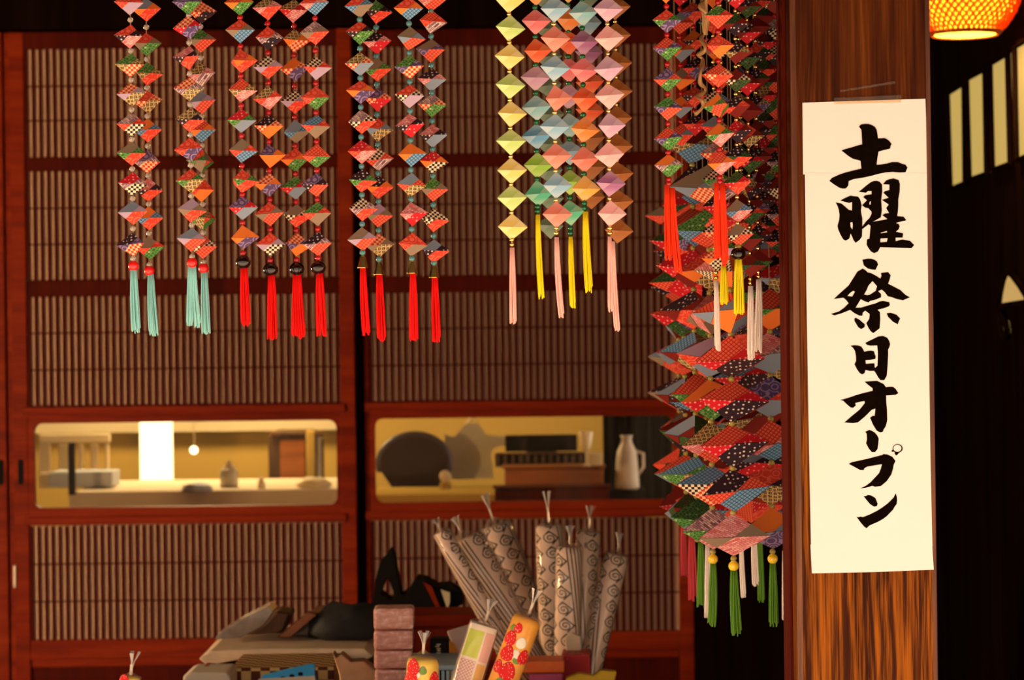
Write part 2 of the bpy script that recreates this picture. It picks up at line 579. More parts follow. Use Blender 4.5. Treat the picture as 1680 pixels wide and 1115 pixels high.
INK = [   # one entry for each character: crop origin, crop scale, list of (outline, holes)
    ((1340, 190), 9.289, [([(645,170),(655,148),(680,130),(735,124),(790,125),(840,142),(880,165),(910,210),(922,275),(930,345),(980,344),(1030,340),(1070,358),(1100,380),(1138,430),(1122,462),(1115,500),(1030,520),(940,545),(922,640),(910,750),(980,742),(1060,730),(1145,705),(1235,705),(1290,730),(1350,745),(1380,790),(1350,860),(1260,864),(1160,855),(1050,862),(940,885),(830,915),(720,940),(560,965),(485,995),(480,1060),(445,1105),(400,1110),(350,1100),(260,1045),(190,993),(230,945),(340,895),(450,860),(570,830),(680,805),(672,745),(665,685),(550,655),(490,620),(440,580),(375,530),(430,508),(500,490),(600,460),(690,435),(685,320),(680,215)], [])]),
    ((1340, 290), 8.578, [
        ([(330,335),(390,300),(470,265),(580,280),(610,320),(630,400),(620,480),(640,590),(638,720),(635,840),(600,890),(545,930),(515,890),(495,840),(475,800),(455,870),(405,900),(370,880),(330,810),(300,740),(290,690),(315,600),(318,530),(310,470),(290,410),(265,360),(345,375),(400,420),(450,465),(495,475),(495,355),(455,368),(390,352)], [[(470,645),(500,635),(505,690),(500,742),(475,705)]]),
        ([(588,212),(640,170),(700,120),(750,82),(800,58),(850,57),(885,70),(918,110),(920,210),(905,330),(915,470),(900,570),(830,610),(760,640),(700,690),(640,735),(638,700),(690,630),(740,580),(770,520),(768,488),(720,440),(680,435),(635,400),(705,330),(650,285),(680,260),(770,245),(768,200),(720,200),(690,225)], [[(738,392),(742,350),(760,345),(758,388)]]),
        ([(930,105),(970,55),(1020,33),(1080,22),(1150,45),(1168,100),(1165,210),(1145,320),(1145,420),(1140,480),(1130,560),(1100,600),(1000,600),(975,580),(920,540),(960,515),(1015,510),(975,440),(1010,390),(915,325),(1010,295),(935,225),(960,200),(1020,187),(1020,110)], []),
        ([(690,640),(830,625),(980,598),(1100,550),(1220,562),(1260,612),(1110,648),(1155,668),(1165,700),(1150,740),(1110,772),(1215,795),(1205,855),(1108,856),(1108,905),(1200,882),(1310,900),(1370,960),(1330,1005),(1200,1000),(1050,995),(890,990),(860,1050),(805,1075),(760,1050),(715,985),(700,950),(705,880),(740,870),(755,690)], [[(895,788),(985,760),(990,782),(900,795)], [(893,870),(995,862),(985,915),(893,922)]]),
    ]),
    ((1340, 415), 8.261, [
        ([(618,90),(690,75),(735,78),(780,90),(815,115),(830,155),(795,228),(740,222),(690,210),(635,165)], []),
        ([(230,622),(300,555),(430,440),(490,345),(550,250),(620,210),(655,228),(690,264),(730,270),(800,305),(860,345),(875,310),(868,270),(965,258),(1000,300),(985,360),(965,415),(1050,458),(1130,500),(1200,565),(1260,600),(1165,640),(1080,622),(1020,600),(960,585),(920,530),(880,495),(830,515),(870,555),(870,600),(800,630),(720,650),(700,670),(650,655),(595,625),(525,740),(600,738),(700,708),(800,680),(850,655),(900,648),(980,665),(990,700),(975,722),(900,750),(822,768),(855,800),(860,900),(850,1020),(765,1085),(730,1060),(700,1015),(670,950),(710,890),(715,825),(655,780),(622,808),(615,850),(575,848),(510,815),(450,770),(340,815),(240,845),(188,825),(300,790),(370,740),(430,680),(400,640),(360,605)], [[(640,560),(670,510),(700,440),(755,380),(815,450),(800,510),(720,562),(680,572)], [(415,580),(450,540),(495,510),(515,525),(480,590)]]),
        ([(508,885),(530,876),(580,905),(650,965),(645,1005),(600,1030),(560,1005),(510,920)], []),
        ([(945,815),(1000,808),(1080,835),(1128,885),(1095,965),(1030,930),(965,865)], []),
    ]),
    ((1360, 540), 11.15, [([(662,250),(720,218),(780,190),(840,160),(900,130),(985,120),(1065,155),(1100,215),(1117,270),(1105,320),(1080,370),(1080,480),(1070,680),(1055,850),(1010,930),(940,930),(900,880),(860,810),(825,760),(750,762),(665,745),(650,800),(605,825),(560,800),(510,730),(465,640),(495,575),(490,480),(475,400),(440,340),(390,300),(460,290),(530,295),(590,315),(620,360),(645,412),(700,395),(770,388),(820,400),(835,450),(855,500),(845,540),(770,558),(665,565),(675,632),(750,625),(830,622),(835,690),(845,705),(885,665),(895,450),(880,295),(760,300),(690,285)], [])]),
    ((1360, 615), 11.15, [([(648,120),(780,110),(880,105),(940,135),(1000,165),(1040,222),(1100,213),(1170,215),(1215,250),(1268,330),(1220,360),(1045,375),(1045,480),(1060,640),(1065,820),(1048,900),(1030,950),(1000,990),(985,1035),(935,1050),(870,1015),(800,900),(750,780),(795,745),(835,745),(847,615),(780,635),(660,755),(530,865),(430,878),(280,865),(420,745),(560,630),(655,510),(648,475),(560,490),(478,512),(490,555),(440,600),(390,590),(320,530),(260,470),(203,458),(300,430),(400,400),(500,365),(600,335),(800,287),(795,240),(720,185)], [])]),
    ((1360, 695), 10.136, [([(600,130),(670,100),(720,118),(760,145),(800,190),(825,240),(820,330),(805,420),(765,470),(710,470),(660,410),(615,325),(630,255),(625,165)], [])]),
    ((1360, 695), 10.136, [
        ([(325,665),(380,635),(500,610),(640,580),(760,548),(890,515),(900,500),(970,508),(1050,545),(1105,615),(1075,680),(1060,760),(1035,840),(960,950),(860,1035),(760,1045),(720,1030),(600,1065),(520,1072),(610,1030),(690,970),(760,895),(830,820),(860,745),(880,670),(760,690),(640,710),(590,735),(575,770),(510,765),(420,715)], []),
        ([(1140+84*math.cos(a*math.pi/12), 408+74*math.sin(a*math.pi/12)) for a in range(24)], [[(1136+67*math.cos(a*math.pi/12), 406+59*math.sin(a*math.pi/12)) for a in range(24)]]),
        ([(1038,445),(1066,420),(1080,462),(1042,466)], []),
        ([(1085,472),(1165,478),(1140,510),(1118,526),(1095,505)], []),
    ]),
    ((1360, 780), 11.15, [
        ([(632,375),(680,368),(710,350),(770,360),(845,405),(870,460),(890,515),(870,560),(820,565),(750,520),(690,450)], []),
        ([(498,748),(540,758),(575,745),(620,757),(750,705),(880,640),(980,575),(1080,500),(1180,400),(1220,322),(1240,390),(1245,450),(1235,520),(1200,565),(1170,620),(1060,735),(980,795),(900,840),(740,910),(685,960),(640,930),(570,845)], []),
    ]),
]
for (ox_, oy_), sc_, shapes in INK:
    im = MB()
    for k, (outl, holes) in enumerate(shapes):
        conv = lambda pts: [loc2(ox_ + x / sc_, oy_ + y / sc_, PF) for x, y in pts]
        im.poly(conv(outl), -0.00125 - 0.00002 * k, -0.0008, [conv(h) for h in holes])
    im.build('ink_character', M['ink'], SHEET[0] if oy_ == 190 else SHEET[1])


# ================================================================ folded paper diamonds
def washi(name, kind, a, b, s=1.0, c=None):
    """Printed paper: kind picks the print, a ground, b figure colour. UVs are in metres on the folded face."""
    t = NT('washi_' + name)
    U = t.coord('UV')
    tint = t.n('ObjectInfo').outputs['Random']
    if kind == 'plain':
        nz = t.noise(t.coord('UV', scale=(300, 300, 1)), 3, 2)
        col = t.mix(nz, a, b)
    elif kind == 'check':
        nd = t.n('TexChecker'); t.put(nd.inputs[0], U); nd.inputs[1].default_value = (*a, 1); nd.inputs[2].default_value = (*b, 1); nd.inputs[3].default_value = 330 / s
        col = nd.outputs[0]
    elif kind in ('net', 'star'):
        nd = t.n('TexVoronoi', feature='DISTANCE_TO_EDGE')
        t.put(nd.inputs['Vector'], t.coord('UV', rot=(0, 0, 0.78)))
        nd.inputs['Scale'].default_value = 290 / s; nd.inputs['Randomness'].default_value = 0.0 if kind == 'net' else 0.55
        f = t.math('LESS_THAN', nd.outputs['Distance'], 0.13 if kind == 'net' else 0.10)
        col = t.mix(f, a, b)
        if kind == 'star':
            nd2 = t.n('TexVoronoi'); t.put(nd2.inputs['Vector'], U); nd2.inputs['Scale'].default_value = 150 / s
            col = t.mix(t.math('LESS_THAN', nd2.outputs['Distance'], 0.20), col, c or b)
    elif kind == 'dots':
        nd = t.n('TexVoronoi'); t.put(nd.inputs['Vector'], U); nd.inputs['Scale'].default_value = 210 / s; nd.inputs['Randomness'].default_value = 0.35
        f = t.math('LESS_THAN', nd.outputs['Distance'], 0.24)
        col = t.mix(f, a, b)
    elif kind == 'brick':
        nd = t.n('TexBrick', offset=0.5); t.put(nd.inputs[0], t.coord('UV', rot=(0, 0, c or 0.0)))
        nd.inputs[1].default_value = (*a, 1); nd.inputs[2].default_value = (*b, 1); nd.inputs[3].default_value = tuple(x * 0.55 for x in b) + (1,)
        nd.inputs[4].default_value = 150 / s; nd.inputs[5].default_value = 0.035; nd.inputs['Brick Width'].default_value = 0.95; nd.inputs['Row Height'].default_value = 0.33
        col = nd.outputs[0]
    elif kind == 'swirl':
        nd = t.n('TexVoronoi'); t.put(nd.inputs['Vector'], U); nd.inputs['Scale'].default_value = 95 / s; nd.inputs['Randomness'].default_value = 0.8
        rg = t.math('SINE', t.math('MULTIPLY', nd.outputs['Distance'], 24))
        col = t.mix(t.math('GREATER_THAN', rg, 0.35), a, b)
    elif kind == 'hex':
        nd = t.n('TexVoronoi', feature='DISTANCE_TO_EDGE'); t.put(nd.inputs['Vector'], U); nd.inputs['Scale'].default_value = 210 / s; nd.inputs['Randomness'].default_value = 0.3
        nd2 = t.n('TexVoronoi'); t.put(nd2.inputs['Vector'], U); nd2.inputs['Scale'].default_value = 620 / s; nd2.inputs['Randomness'].default_value = 0.2
        f = t.math('MAXIMUM', t.math('LESS_THAN', nd.outputs['Distance'], 0.10), t.math('LESS_THAN', nd2.outputs['Distance'], 0.30))
        col = t.mix(f, a, b)
    elif kind == 'stripe':
        nd = t.n('TexWave'); t.put(nd.inputs[0], t.coord('UV', rot=(0, 0, 0.5))); nd.inputs[1].default_value = 190 / s
        col = t.mix(nd.outputs[1], a, b)
    grain = t.noise(t.coord('UV', scale=(900, 900, 1)), 1.0, 2)
    col = t.mix(t.math('MULTIPLY', grain, 0.025), col, (0.75, 0.55, 0.4))
    col = t.mix(t.math('MULTIPLY', tint, 0.05), col, (0.35, 0.12, 0.06))
    return t.done(col, 0.6, 0.10)


W = {}
RED, ORG, CRM = (0.72, 0.035, 0.012), (0.80, 0.16, 0.018), (0.80, 0.62, 0.42)


def palette(tag, s):
    W[tag] = {
        'O': washi(tag + 'orange', 'plain', (0.76, 0.145, 0.018), (0.84, 0.20, 0.03), s),
        'R': washi(tag + 'vermilion_swirl', 'swirl', (0.66, 0.040, 0.018), (0.80, 0.12, 0.07), s),
        'N': washi(tag + 'orange_net', 'net', (0.80, 0.125, 0.060), (0.46, 0.014, 0.008), s),
        'M': washi(tag + 'shade_red', 'plain', (0.13, 0.004, 0.003), (0.20, 0.008, 0.005), s),  # this and the next: papers darkened for strands in shade
        'E': washi(tag + 'shade_green', 'star', (0.008, 0.035, 0.008), (0.04, 0.10, 0.025), s, (0.08, 0.16, 0.04)),
        'D': washi(tag + 'crimson_dots', 'dots', (0.56, 0.006, 0.016), (0.80, 0.30, 0.26), s),
        'K': washi(tag + 'navy_dots', 'dots', (0.016, 0.006, 0.014), (0.62, 0.46, 0.42), s),
        'C': washi(tag + 'black_check', 'check', (0.012, 0.006, 0.005), CRM, s),
        'Q': washi(tag + 'red_check', 'check', (0.60, 0.035, 0.012), (0.86, 0.46, 0.24), s),
        'G': washi(tag + 'green_star', 'star', (0.022, 0.125, 0.018), (0.13, 0.28, 0.07), s, (0.36, 0.48, 0.20)),
        'B': washi(tag + 'blue_net', 'net', (0.15, 0.32, 0.47), (0.035, 0.07, 0.14), s),
        'L': washi(tag + 'lilac', 'stripe', (0.34, 0.23, 0.33), (0.46, 0.32, 0.41), s * 0.4),
        'S': washi(tag + 'slate', 'plain', (0.16, 0.20, 0.26), (0.22, 0.27, 0.34), s),
        'T': washi(tag + 'taupe', 'plain', (0.20, 0.13, 0.085), (0.28, 0.19, 0.12), s),
        'P': washi(tag + 'pink_arrow', 'brick', (0.85, 0.42, 0.38), (0.62, 0.12, 0.13), s, 0.5),
        'V': washi(tag + 'violet_swirl', 'swirl', (0.075, 0.045, 0.12), (0.26, 0.17, 0.30), s),
        'H': washi(tag + 'gold_hex', 'hex', (0.045, 0.022, 0.008), (0.62, 0.42, 0.17), s),
        'W': washi(tag + 'plum_arrow', 'brick', (0.80, 0.55, 0.48), (0.16, 0.055, 0.10), s, 0.9),
    }


palette('', 1.0)
palette('wide_', 1.35)


def pastel(name, col, pale):  # the grade stands for shading and light through the ribbon
    """Ribbon paper with shading painted in, deeper in the middle of a face and paler towards the tip."""
    t = NT('ribbon_' + name)
    sep = t.n('SeparateXYZ'); t.t.links.new(t.coord('UV'), sep.inputs[0])
    f = t.math('MULTIPLY', t.math('SUBTRACT', sep.outputs[1], 0.006), 75)
    f = t.math('MINIMUM', t.math('MAXIMUM', f, 0.0), 0.5)
    nz = t.noise(t.coord('UV', scale=(60, 500, 1)), 1, 2)
    c = t.mix(f, col, pale)
    c = t.mix(t.math('MULTIPLY', nz, 0.16), c, pale)
    return t.done(c, 0.5, 0.3)


PASTEL = {
    'y': ((0.80, 0.52, 0.12), (0.88, 0.76, 0.40)), 'g': ((0.42, 0.56, 0.14), (0.76, 0.78, 0.38)), 'b': ((0.20, 0.36, 0.48), (0.52, 0.60, 0.62)),
    't': ((0.22, 0.46, 0.50), (0.58, 0.70, 0.66)), 'u': ((0.10, 0.32, 0.52), (0.55, 0.66, 0.68)), 's': ((0.80, 0.18, 0.12), (0.86, 0.36, 0.28)),
    'r': ((0.82, 0.09, 0.02), (0.88, 0.30, 0.14)), 'p': ((0.82, 0.15, 0.17), (0.86, 0.40, 0.36)), 'm': ((0.52, 0.28, 0.40), (0.70, 0.48, 0.52)),
    'v': ((0.30, 0.09, 0.22), (0.60, 0.36, 0.44)), 'k': ((0.84, 0.34, 0.34), (0.90, 0.54, 0.48)), 'o': ((0.86, 0.22, 0.03), (0.88, 0.46, 0.20)),
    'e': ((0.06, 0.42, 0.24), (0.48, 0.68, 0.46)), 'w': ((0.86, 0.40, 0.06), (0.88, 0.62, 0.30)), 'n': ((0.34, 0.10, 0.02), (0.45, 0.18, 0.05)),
    'z': ((0.12, 0.18, 0.12), (0.26, 0.30, 0.20)), 'l': ((0.26, 0.50, 0.04), (0.62, 0.70, 0.28)),  # n and z: shade on the rear strands put into ribbon colour
}
W['pastel'] = {}
for k_, (c_, p_) in PASTEL.items():
    p_ = tuple(x * 0.88 for x in p_)
    W['pastel'][k_] = pastel(k_, c_, p_)
    W['pastel'][k_ + '_'] = plain('ribbon_pale_' + k_, tuple(0.4 * a + 0.6 * b for a, b in zip(c_, p_)), 0.5, 0.3, vary=0.06)

diamond_cache = {}


def diamond_mesh(e, h, mats, key):
    """Folded jewel of three sheets: a three-sided double pyramid; each face is one sheet's tab and the next one's corner flap."""
    if key in diamond_cache:
        return diamond_cache[key]
    R = e / math.sqrt(3)
    T, Bt = Vector((0, 0, h)), Vector((0, 0, -h))
    E = [Vector((R * math.cos(math.radians(a)), R * math.sin(math.radians(a)), 0)) for a in (-150, -30, 90)]
    mb, uvs = MB(), []
    th = e * 0.012

    def face(pts, mi, O, ux, uy):
        base = len(mb.v)
        mb.v += [tuple(p) for p in pts]
        mb.f.append(tuple(base + i for i in range(len(pts)))); mb.m.append(mi)
        for p in pts:
            q = p - O
            uvs.append((q.dot(ux) + 0.11 * mi, q.dot(uy)))

    for i in range(3):
        L, Rr = E[i], E[(i + 1) % 3]
        Mid = (L + Rr) / 2
        ux = (Rr - L).normalized()
        for up in (True, False):
            A = T if up else Bt
            uy = (A - Mid).normalized()
            nrm = ux.cross(uy) if up else uy.cross(ux)
            nrm.normalize()
            if nrm.dot(Mid) < 0: nrm = -nrm
            if up:
                N = (A + Rr) / 2
                tab, flap, wall = [L, Mid, N, A], [Mid, Rr, N], (Mid, N)
                ti = (i + 1) % 3
            else:
                N = (A + L) / 2
                tab, flap, wall = [N, A, Rr, Mid], [L, N, Mid], (N, Mid)
                ti = (i + 2) % 3
            face(tab, ti, Mid, ux, uy)
            lift = nrm * th
            fl = [p + (lift if p in wall else lift * 0.25) for p in flap]
            face(fl, i, Mid, ux, uy)
            a, b = wall
            face([a, a + lift, b + lift, b], i, Mid, ux, uy)
    me = mb.mesh('paper_diamond', mats, uv=uvs)
    bm = bmesh.new(); bm.from_mesh(me)
    for f in bm.faces:
        if f.normal.dot(f.calc_center_median()) < 0:
            f.normal_flip()
    bm.to_mesh(me); bm.free()
    diamond_cache[key] = me
    return me


def bead_mesh(name, mat, rx, rz, n=14, hole=0.25):
    prof = [(rx * max(math.sin(math.radians(a)), hole if a in (0, 180) else 0), -rz * math.cos(math.radians(a))) for a in range(0, 181, 18)]
    return MB().lathe(prof, n).mesh(name, mat, smooth=True)


def bead_mat(name, col, trans=0.0, metal=0.0, rough=0.08):
    t = NT(name)
    return t.done(col, rough, 0.6, metal, Transmission_Weight=trans)


BR = 0.0030
BEAD = {
    'clear': bead_mesh('bead', bead_mat('crystal_bead', (0.95, 0.88, 0.76), 0.75), BR * 1.15, BR * 1.1),
    'red': bead_mesh('bead', bead_mat('red_glass_bead', (0.70, 0.008, 0.012), 0.6), BR * 1.15, BR * 1.15),
    'teal': bead_mesh('bead', bead_mat('teal_glass_bead', (0.14, 0.42, 0.44), 0.6), BR * 1.2, BR * 1.2),
    'gold': bead_mesh('bead', bead_mat('gold_bead', (0.85, 0.58, 0.20), 0, 1.0, 0.2), BR * 0.9, BR * 0.9),
    'green': bead_mesh('bead', bead_mat('green_pearl_bead', (0.02, 0.16, 0.06), 0, 0.6, 0.18), BR * 1.15, BR * 1.1),
    'amber': bead_mesh('bead', bead_mat('amber_bead', (0.62, 0.50, 0.10), 0.6), BR * 1.35, BR * 1.3),
    'bigred': bead_mesh('end_bead', bead_mat('red_lacquer_bead', (0.72, 0.010, 0.008), 0, 0, 0.25), 0.0062, 0.0062, 20, 0.4),
    'black': bead_mesh('end_bead', bead_mat('black_lacquer_bead', (0.010, 0.003, 0.002), 0, 0, 0.06), 0.0090, 0.0078, 24, 0.32),
    'yellow': bead_mesh('end_bead', bead_mat('yellow_lacquer_bead', (0.86, 0.52, 0.02), 0, 0, 0.25), 0.0066, 0.0066, 20, 0.4),
}
cp = MB()
cp.lathe([(0.0062, -0.0075), (0.0064, -0.0070), (0.0030, 0.0060), (0.0020, 0.0070)], 6)
BEAD['cap'] = cp.mesh('end_cap', M['brass'])
M['cord'] = plain('thread_cord', (0.30, 0.16, 0.08), 0.8, 0.1)

THREAD = {
    'aqua': (0.26, 0.58, 0.56), 'red': (0.74, 0.004, 0.003), 'pink': (0.86, 0.42, 0.36), 'yellow': (0.88, 0.66, 0.010), 'vermilion': (0.86, 0.035, 0.006),
    'white': (0.80, 0.66, 0.58), 'green': (0.10, 0.23, 0.02), 'rose': (0.62, 0.06, 0.07),
}
for k_, c_ in THREAD.items():
    M['thread_' + k_] = plain('thread_' + k_, c_, 0.75, 0.15, vary=0.18, scale=900)


def tassel(parent, loc, length, r, col, sway=0.0, n=22, flare=1.08):
    mb = MB()
    for k in range(n):
        a = k * 2.39996
        rr = math.sqrt((k + 0.5) / n) * r
        l = length * random.uniform(0.91, 1.0)
        wob = random.uniform(-0.55, 0.55)
        pts = []
        for j in range(6):
            s = j / 5
            fl = 0.62 + (flare - 0.62) * s + 0.12 * math.sin(s * 3.1)
            pts.append((rr * fl * math.cos(a + wob * s) + sway * s * s, rr * fl * math.sin(a + wob * s), -l * s))
        mb.tube(pts, random.uniform(0.0008, 0.00105), 4)
    return mb.build('tassel', M['thread_' + col], parent, smooth=True, loc=loc)


KMM = 3.0 / F                      # metres per photo pixel at the strands


def strand(name, label, group, px, py, d, items, bead, end, tassels, pal='', e=0.0345, h=0.0142, nbead=1, top=2.0, jitter=14, beadscale=1.0):
    """One hanging strand. px, py: a photo point on its cord near the lower end. items: (row y, colours, yaw) from top to bottom.
    end: list of (bead kind, y). tassels: list of (dx px, y0, y1, colour, radius px, sway px)."""
    ref = P(px, py, d)
    zof = lambda y: P(px, y, d).z
    k = d / F
    lowest = max(t_[2] for t_ in tassels) if tassels else max(i[0] for i in items) + 20
    root = empty(name, (ref.x, d, zof(lowest)), label, 'hanging ornament', group)
    base = root.location
    loc = lambda y, ox=0.0: Vector((ox * k, 0, zof(y) - base.z))
    endy = end[-1][1] if end else items[-1][0] + 18
    MB().tube([(0, 0, top - base.z), (0, 0, zof(endy) - base.z)], 0.0007, 5).build('cord', M['cord'], root)
    mats_of = W[pal]
    ys = [i[0] for i in items]
    for (y, cols, yaw) in items:
        if pal == 'pastel':
            m = [W['pastel'][cols + '_'], W['pastel'][cols], W['pastel'][cols]]
            key = (pal, cols, e)
        else:
            a, b, c = cols
            m = [mats_of[b], mats_of[a], mats_of[c]]
            key = (pal, cols, e)
        if yaw is None:
            yaw = random.choice((0, 0, 0, 1)) * random.uniform(-42, 42) + random.uniform(-jitter, jitter)
        tl = 9 if e > 0.05 else 5
        rot = (math.radians(random.uniform(-tl, tl)), math.radians(random.uniform(-tl, tl)), math.radians(yaw))
        inst('paper_diamond', diamond_mesh(e, h, m, key), root, loc(y), rot)
    for y0, y1 in zip(ys, ys[1:]):
        for q in range(nbead):
            off = 0 if nbead == 1 else (q - (nbead - 1) / 2) * 6.5
            inst('bead', BEAD[bead], root, loc((y0 + y1) / 2 + off), (0, 0, random.uniform(0, 3)), (beadscale,) * 3)
    made = [tassel(root, loc(y0, ox), zof(y0) - zof(y1), rpx * k, colr, sway * k) for (ox, y0, y1, colr, rpx, sway) in tassels]
    for kind, y in end:
        big_end = kind in ('bigred', 'black', 'yellow', 'cap') and made      # the bead or cap that tops the tassel belongs to it
        inst('bead' if kind in ('clear', 'red', 'teal', 'gold', 'green', 'amber') else ('end_cap' if kind == 'cap' else 'end_bead'), BEAD[kind], made[0] if big_end else root, loc(y) - (made[0].location if big_end else Vector()))
    return root


def rows(s):
    """'5:RRL 60:RKP' -> [(5, 'RRL', None), ...]; an optional third field fixes the turn in degrees."""
    out = []
    for w in s.split():
        p = w.split(':')
        out.append((float(p[0]), p[1], float(p[2]) if len(p) > 2 else None))
    return out


G1 = 'printed paper strands with aqua tassels'
strand('paper_diamond_strand', 'leftmost printed-paper strand, clear beads, red end bead and aqua tassel', G1, 219, 436, 2.99,
       rows('-43:QHR 5:NRL 60:RKP 107:GHQ 155:QLH 205:WRC 252:TGR 302:DWC 349:SLR:8 401:KVQ'), 'clear', [('clear', 424), ('bigred', 436)], [(0, 440, 547, 'aqua', 7, 3)])
strand('paper_diamond_strand', 'second printed-paper strand from the left, aqua tassel lowest of its group', G1, 245, 444, 3.04,
       rows('-33:DGR 16:SOR:10 73:RTG 121:GHR:30 167:RQH 214:OBR:8 265:VWQ 311:PKR 358:OBR 407:TRG:20'), 'clear', [('clear', 434), ('bigred', 444)], [(2, 448, 552, 'aqua', 7, 4)])
strand('paper_diamond_strand', 'third printed-paper strand from the left, aqua tassel split in two', G1, 315, 431, 2.99,
       rows('-44:RDT 5:VVG 45:QDV 95:PKR:-20 146:QWH 197:HKR 245:RRV 297:RGH 345:LTR 393:SLN:5'), 'clear', [('clear', 421), ('bigred', 431)], [(-3, 435, 535, 'aqua', 5, -2), (3, 435, 538, 'aqua', 4.5, 5)])
strand('paper_diamond_strand', 'fourth printed-paper strand from the left, plain aqua tassel and red bead', G1, 334, 440, 3.04,
       rows('-27:PBR 20:QQK:25 67:GTN 123:HPW 168:SLN:5 214:NOB:5 264:RGT 312:RRO 358:RGH 405:NCN'), 'clear', [('clear', 430), ('bigred', 440)], [(1, 444, 549, 'aqua', 6.5, 2)])

G2 = 'printed paper strands with black beads and red tassels'
strand('paper_diamond_strand', 'red-beaded strand with shortest red tassel, leftmost of four with black beads', G2, 399, 430, 2.985,
       rows('-43:NHR 6:NOG 51:RTB:5 100:ROR:40 148:NHP:20 198:DGS 247:TRB 297:RGR:35 341:VDS 389:OOV:22'), 'red', [('red', 415), ('black', 430)], [(1, 437, 536, 'red', 7.5, 1)])
strand('paper_diamond_strand', 'red-beaded strand, second from left of four with black beads', G2, 444, 442, 3.01,
       rows('-36:RTG 14:HPR:5 63:RWK:20 110:CLR:5 161:HRP:0 208:KQO:5 256:VOO:30 303:QOV 351:RTN:0 401:RLC:8'), 'red', [('red', 427), ('black', 442)], [(1, 449, 558, 'red', 7.5, 0)])
strand('paper_diamond_strand', 'red-beaded strand with loose split tassel, third of four with black beads', G2, 487, 441, 3.04,
       rows('-31:DWR 18:HDP:0 67:HOQ:25 114:OQV 167:CLR:6 216:SBT:20 262:ROG 308:GDS:-6 354:TCR:15 401:QVO:25'), 'red', [('red', 426), ('black', 441)], [(-3, 447, 552, 'red', 5, -2), (3, 447, 556, 'red', 5, 4)])
strand('paper_diamond_strand', 'red-beaded strand, rightmost of four with black beads and red tassels', G2, 522, 439, 3.0,
       rows('-43:GOR 6:RPB:0 54:WTR:0 112:CRL:20 161:RRG:0 208:BRT:0 256:NNG:0 303:VKN 351:GRT:0 400:KWN:0'), 'red', [('red', 423), ('black', 439)], [(2, 445, 553, 'red', 7.5, 2)])

G3 = 'printed paper strands with gold caps and red tassels'
strand('paper_diamond_strand', 'teal-beaded strand with gold cap and shortest red tassel, leftmost of four', G3, 595, 425, 3.0,
       rows('-38:OHR 10:RBT:0 54:RKG:5 105:HQS:0 151:ROV:5 200:WCR:15 249:DRP:10 296:KGR 343:CWR:15 392:TLN:0'), 'teal', [('teal', 414), ('cap', 429)], [(0, 437, 551, 'red', 6, 4)])
strand('paper_diamond_strand', 'teal-beaded strand with gold cap, second of four, red tassel flared', G3, 622, 436, 3.03,
       rows('-30:VPD 20:GKR:25 70:KPD:8 114:TGR:10 163:VQD:12 213:RSH:15 261:CNW:15 307:KOR:12 353:LTN:6 402:QTH:10'), 'teal', [('teal', 425), ('cap', 440)], [(0, 447, 562, 'red', 6.5, 2)])
strand('paper_diamond_strand', 'teal-beaded strand with tilted gold cap, third of four, red tassel', G3, 676, 430, 3.0,
       rows('-34:QHV 14:ROB:0 63:TSN:18 110:GVQ:0 158:RCL:0 206:PKD:0 254:OOB:15 303:SNH:6 351:PPD:20 401:RRT:12'), 'teal', [('teal', 424), ('cap', 438)], [(1, 445, 561, 'red', 6.5, 0)])
strand('paper_diamond_strand', 'teal-beaded strand with gold cap, rightmost of four red tassels', G3, 712, 440, 3.03,
       rows('-48:NWR 0:PPN 36:NRW:20 83:TVN 131:KPS:5 173:WQG:5 223:PKS:8 266:DOC:12 311:GTN:12 361:CCR:18 412:SKR:15'), 'teal', [('teal', 431), ('cap', 445)], [(1, 452, 562, 'red', 6.5, 1)])

G4 = 'pastel ribbon paper strands'


def prow(s, yaw=4):
    out = []
    for w in s.split():
        p = w.split(':')
        out.append((float(p[0]), p[1], float(p[2]) if len(p) > 2 else yaw + random.uniform(-9, 9)))
    return out


PK = dict(pal='pastel', e=0.0352, h=0.0158)
strand('ribbon_diamond_strand', 'strand of alternating yellow and lime paper diamonds with pale pink tassel', G4, 840, 400, 3.0,
       prow('-47:g 0:y 46:g 93:y 141:g 187:y:14 233:g 280:y 325:g 372:y'), 'gold', [('gold', 393), ('gold', 401)], [(0, 406, 532, 'pink', 5, 0)], **PK)
strand('ribbon_diamond_strand', 'rainbow pastel strand with green beads and left yellow tassel', G4, 882, 345, 3.03,
       prow('-12:o 36:p 84:r:18 128:m 177:t 224:u 271:l 317:e'), 'green', [('green', 339), ('green', 346)], [(0, 352, 491, 'yellow', 4.5, 4)], **PK)
strand('ribbon_diamond_strand', 'strand of slate blue and salmon paper diamonds with pink tassel', G4, 913, 385, 2.98,
       prow('-33:s 15:b 64:s 112:b 161:s:28 208:b 256:s 304:b:12 352:s'), 'gold', [('gold', 374), ('gold', 382)], [(0, 389, 522, 'pink', 4.5, 6)], **PK)
strand('ribbon_diamond_strand', 'rainbow pastel strand mostly hidden, middle of three yellow tassels, lowest', G4, 936, 380, 3.07,
       prow('-16:w 33:o 70:r 115:p 158:m 206:t 250:b 299:l 349:e'), 'green', [('green', 374), ('green', 382)], [(0, 388, 506, 'yellow', 4.5, 2)], **PK)
strand('ribbon_diamond_strand', 'rainbow pastel strand with green beads and rightmost, highest yellow tassel', G4, 959, 340, 3.02,
       prow('-26:e 22:t 70:v:15 115:p 163:r:16 213:o 261:s 309:w'), 'green', [('green', 333), ('green', 341)], [(1, 347, 481, 'yellow', 5.5, 4)], **PK)
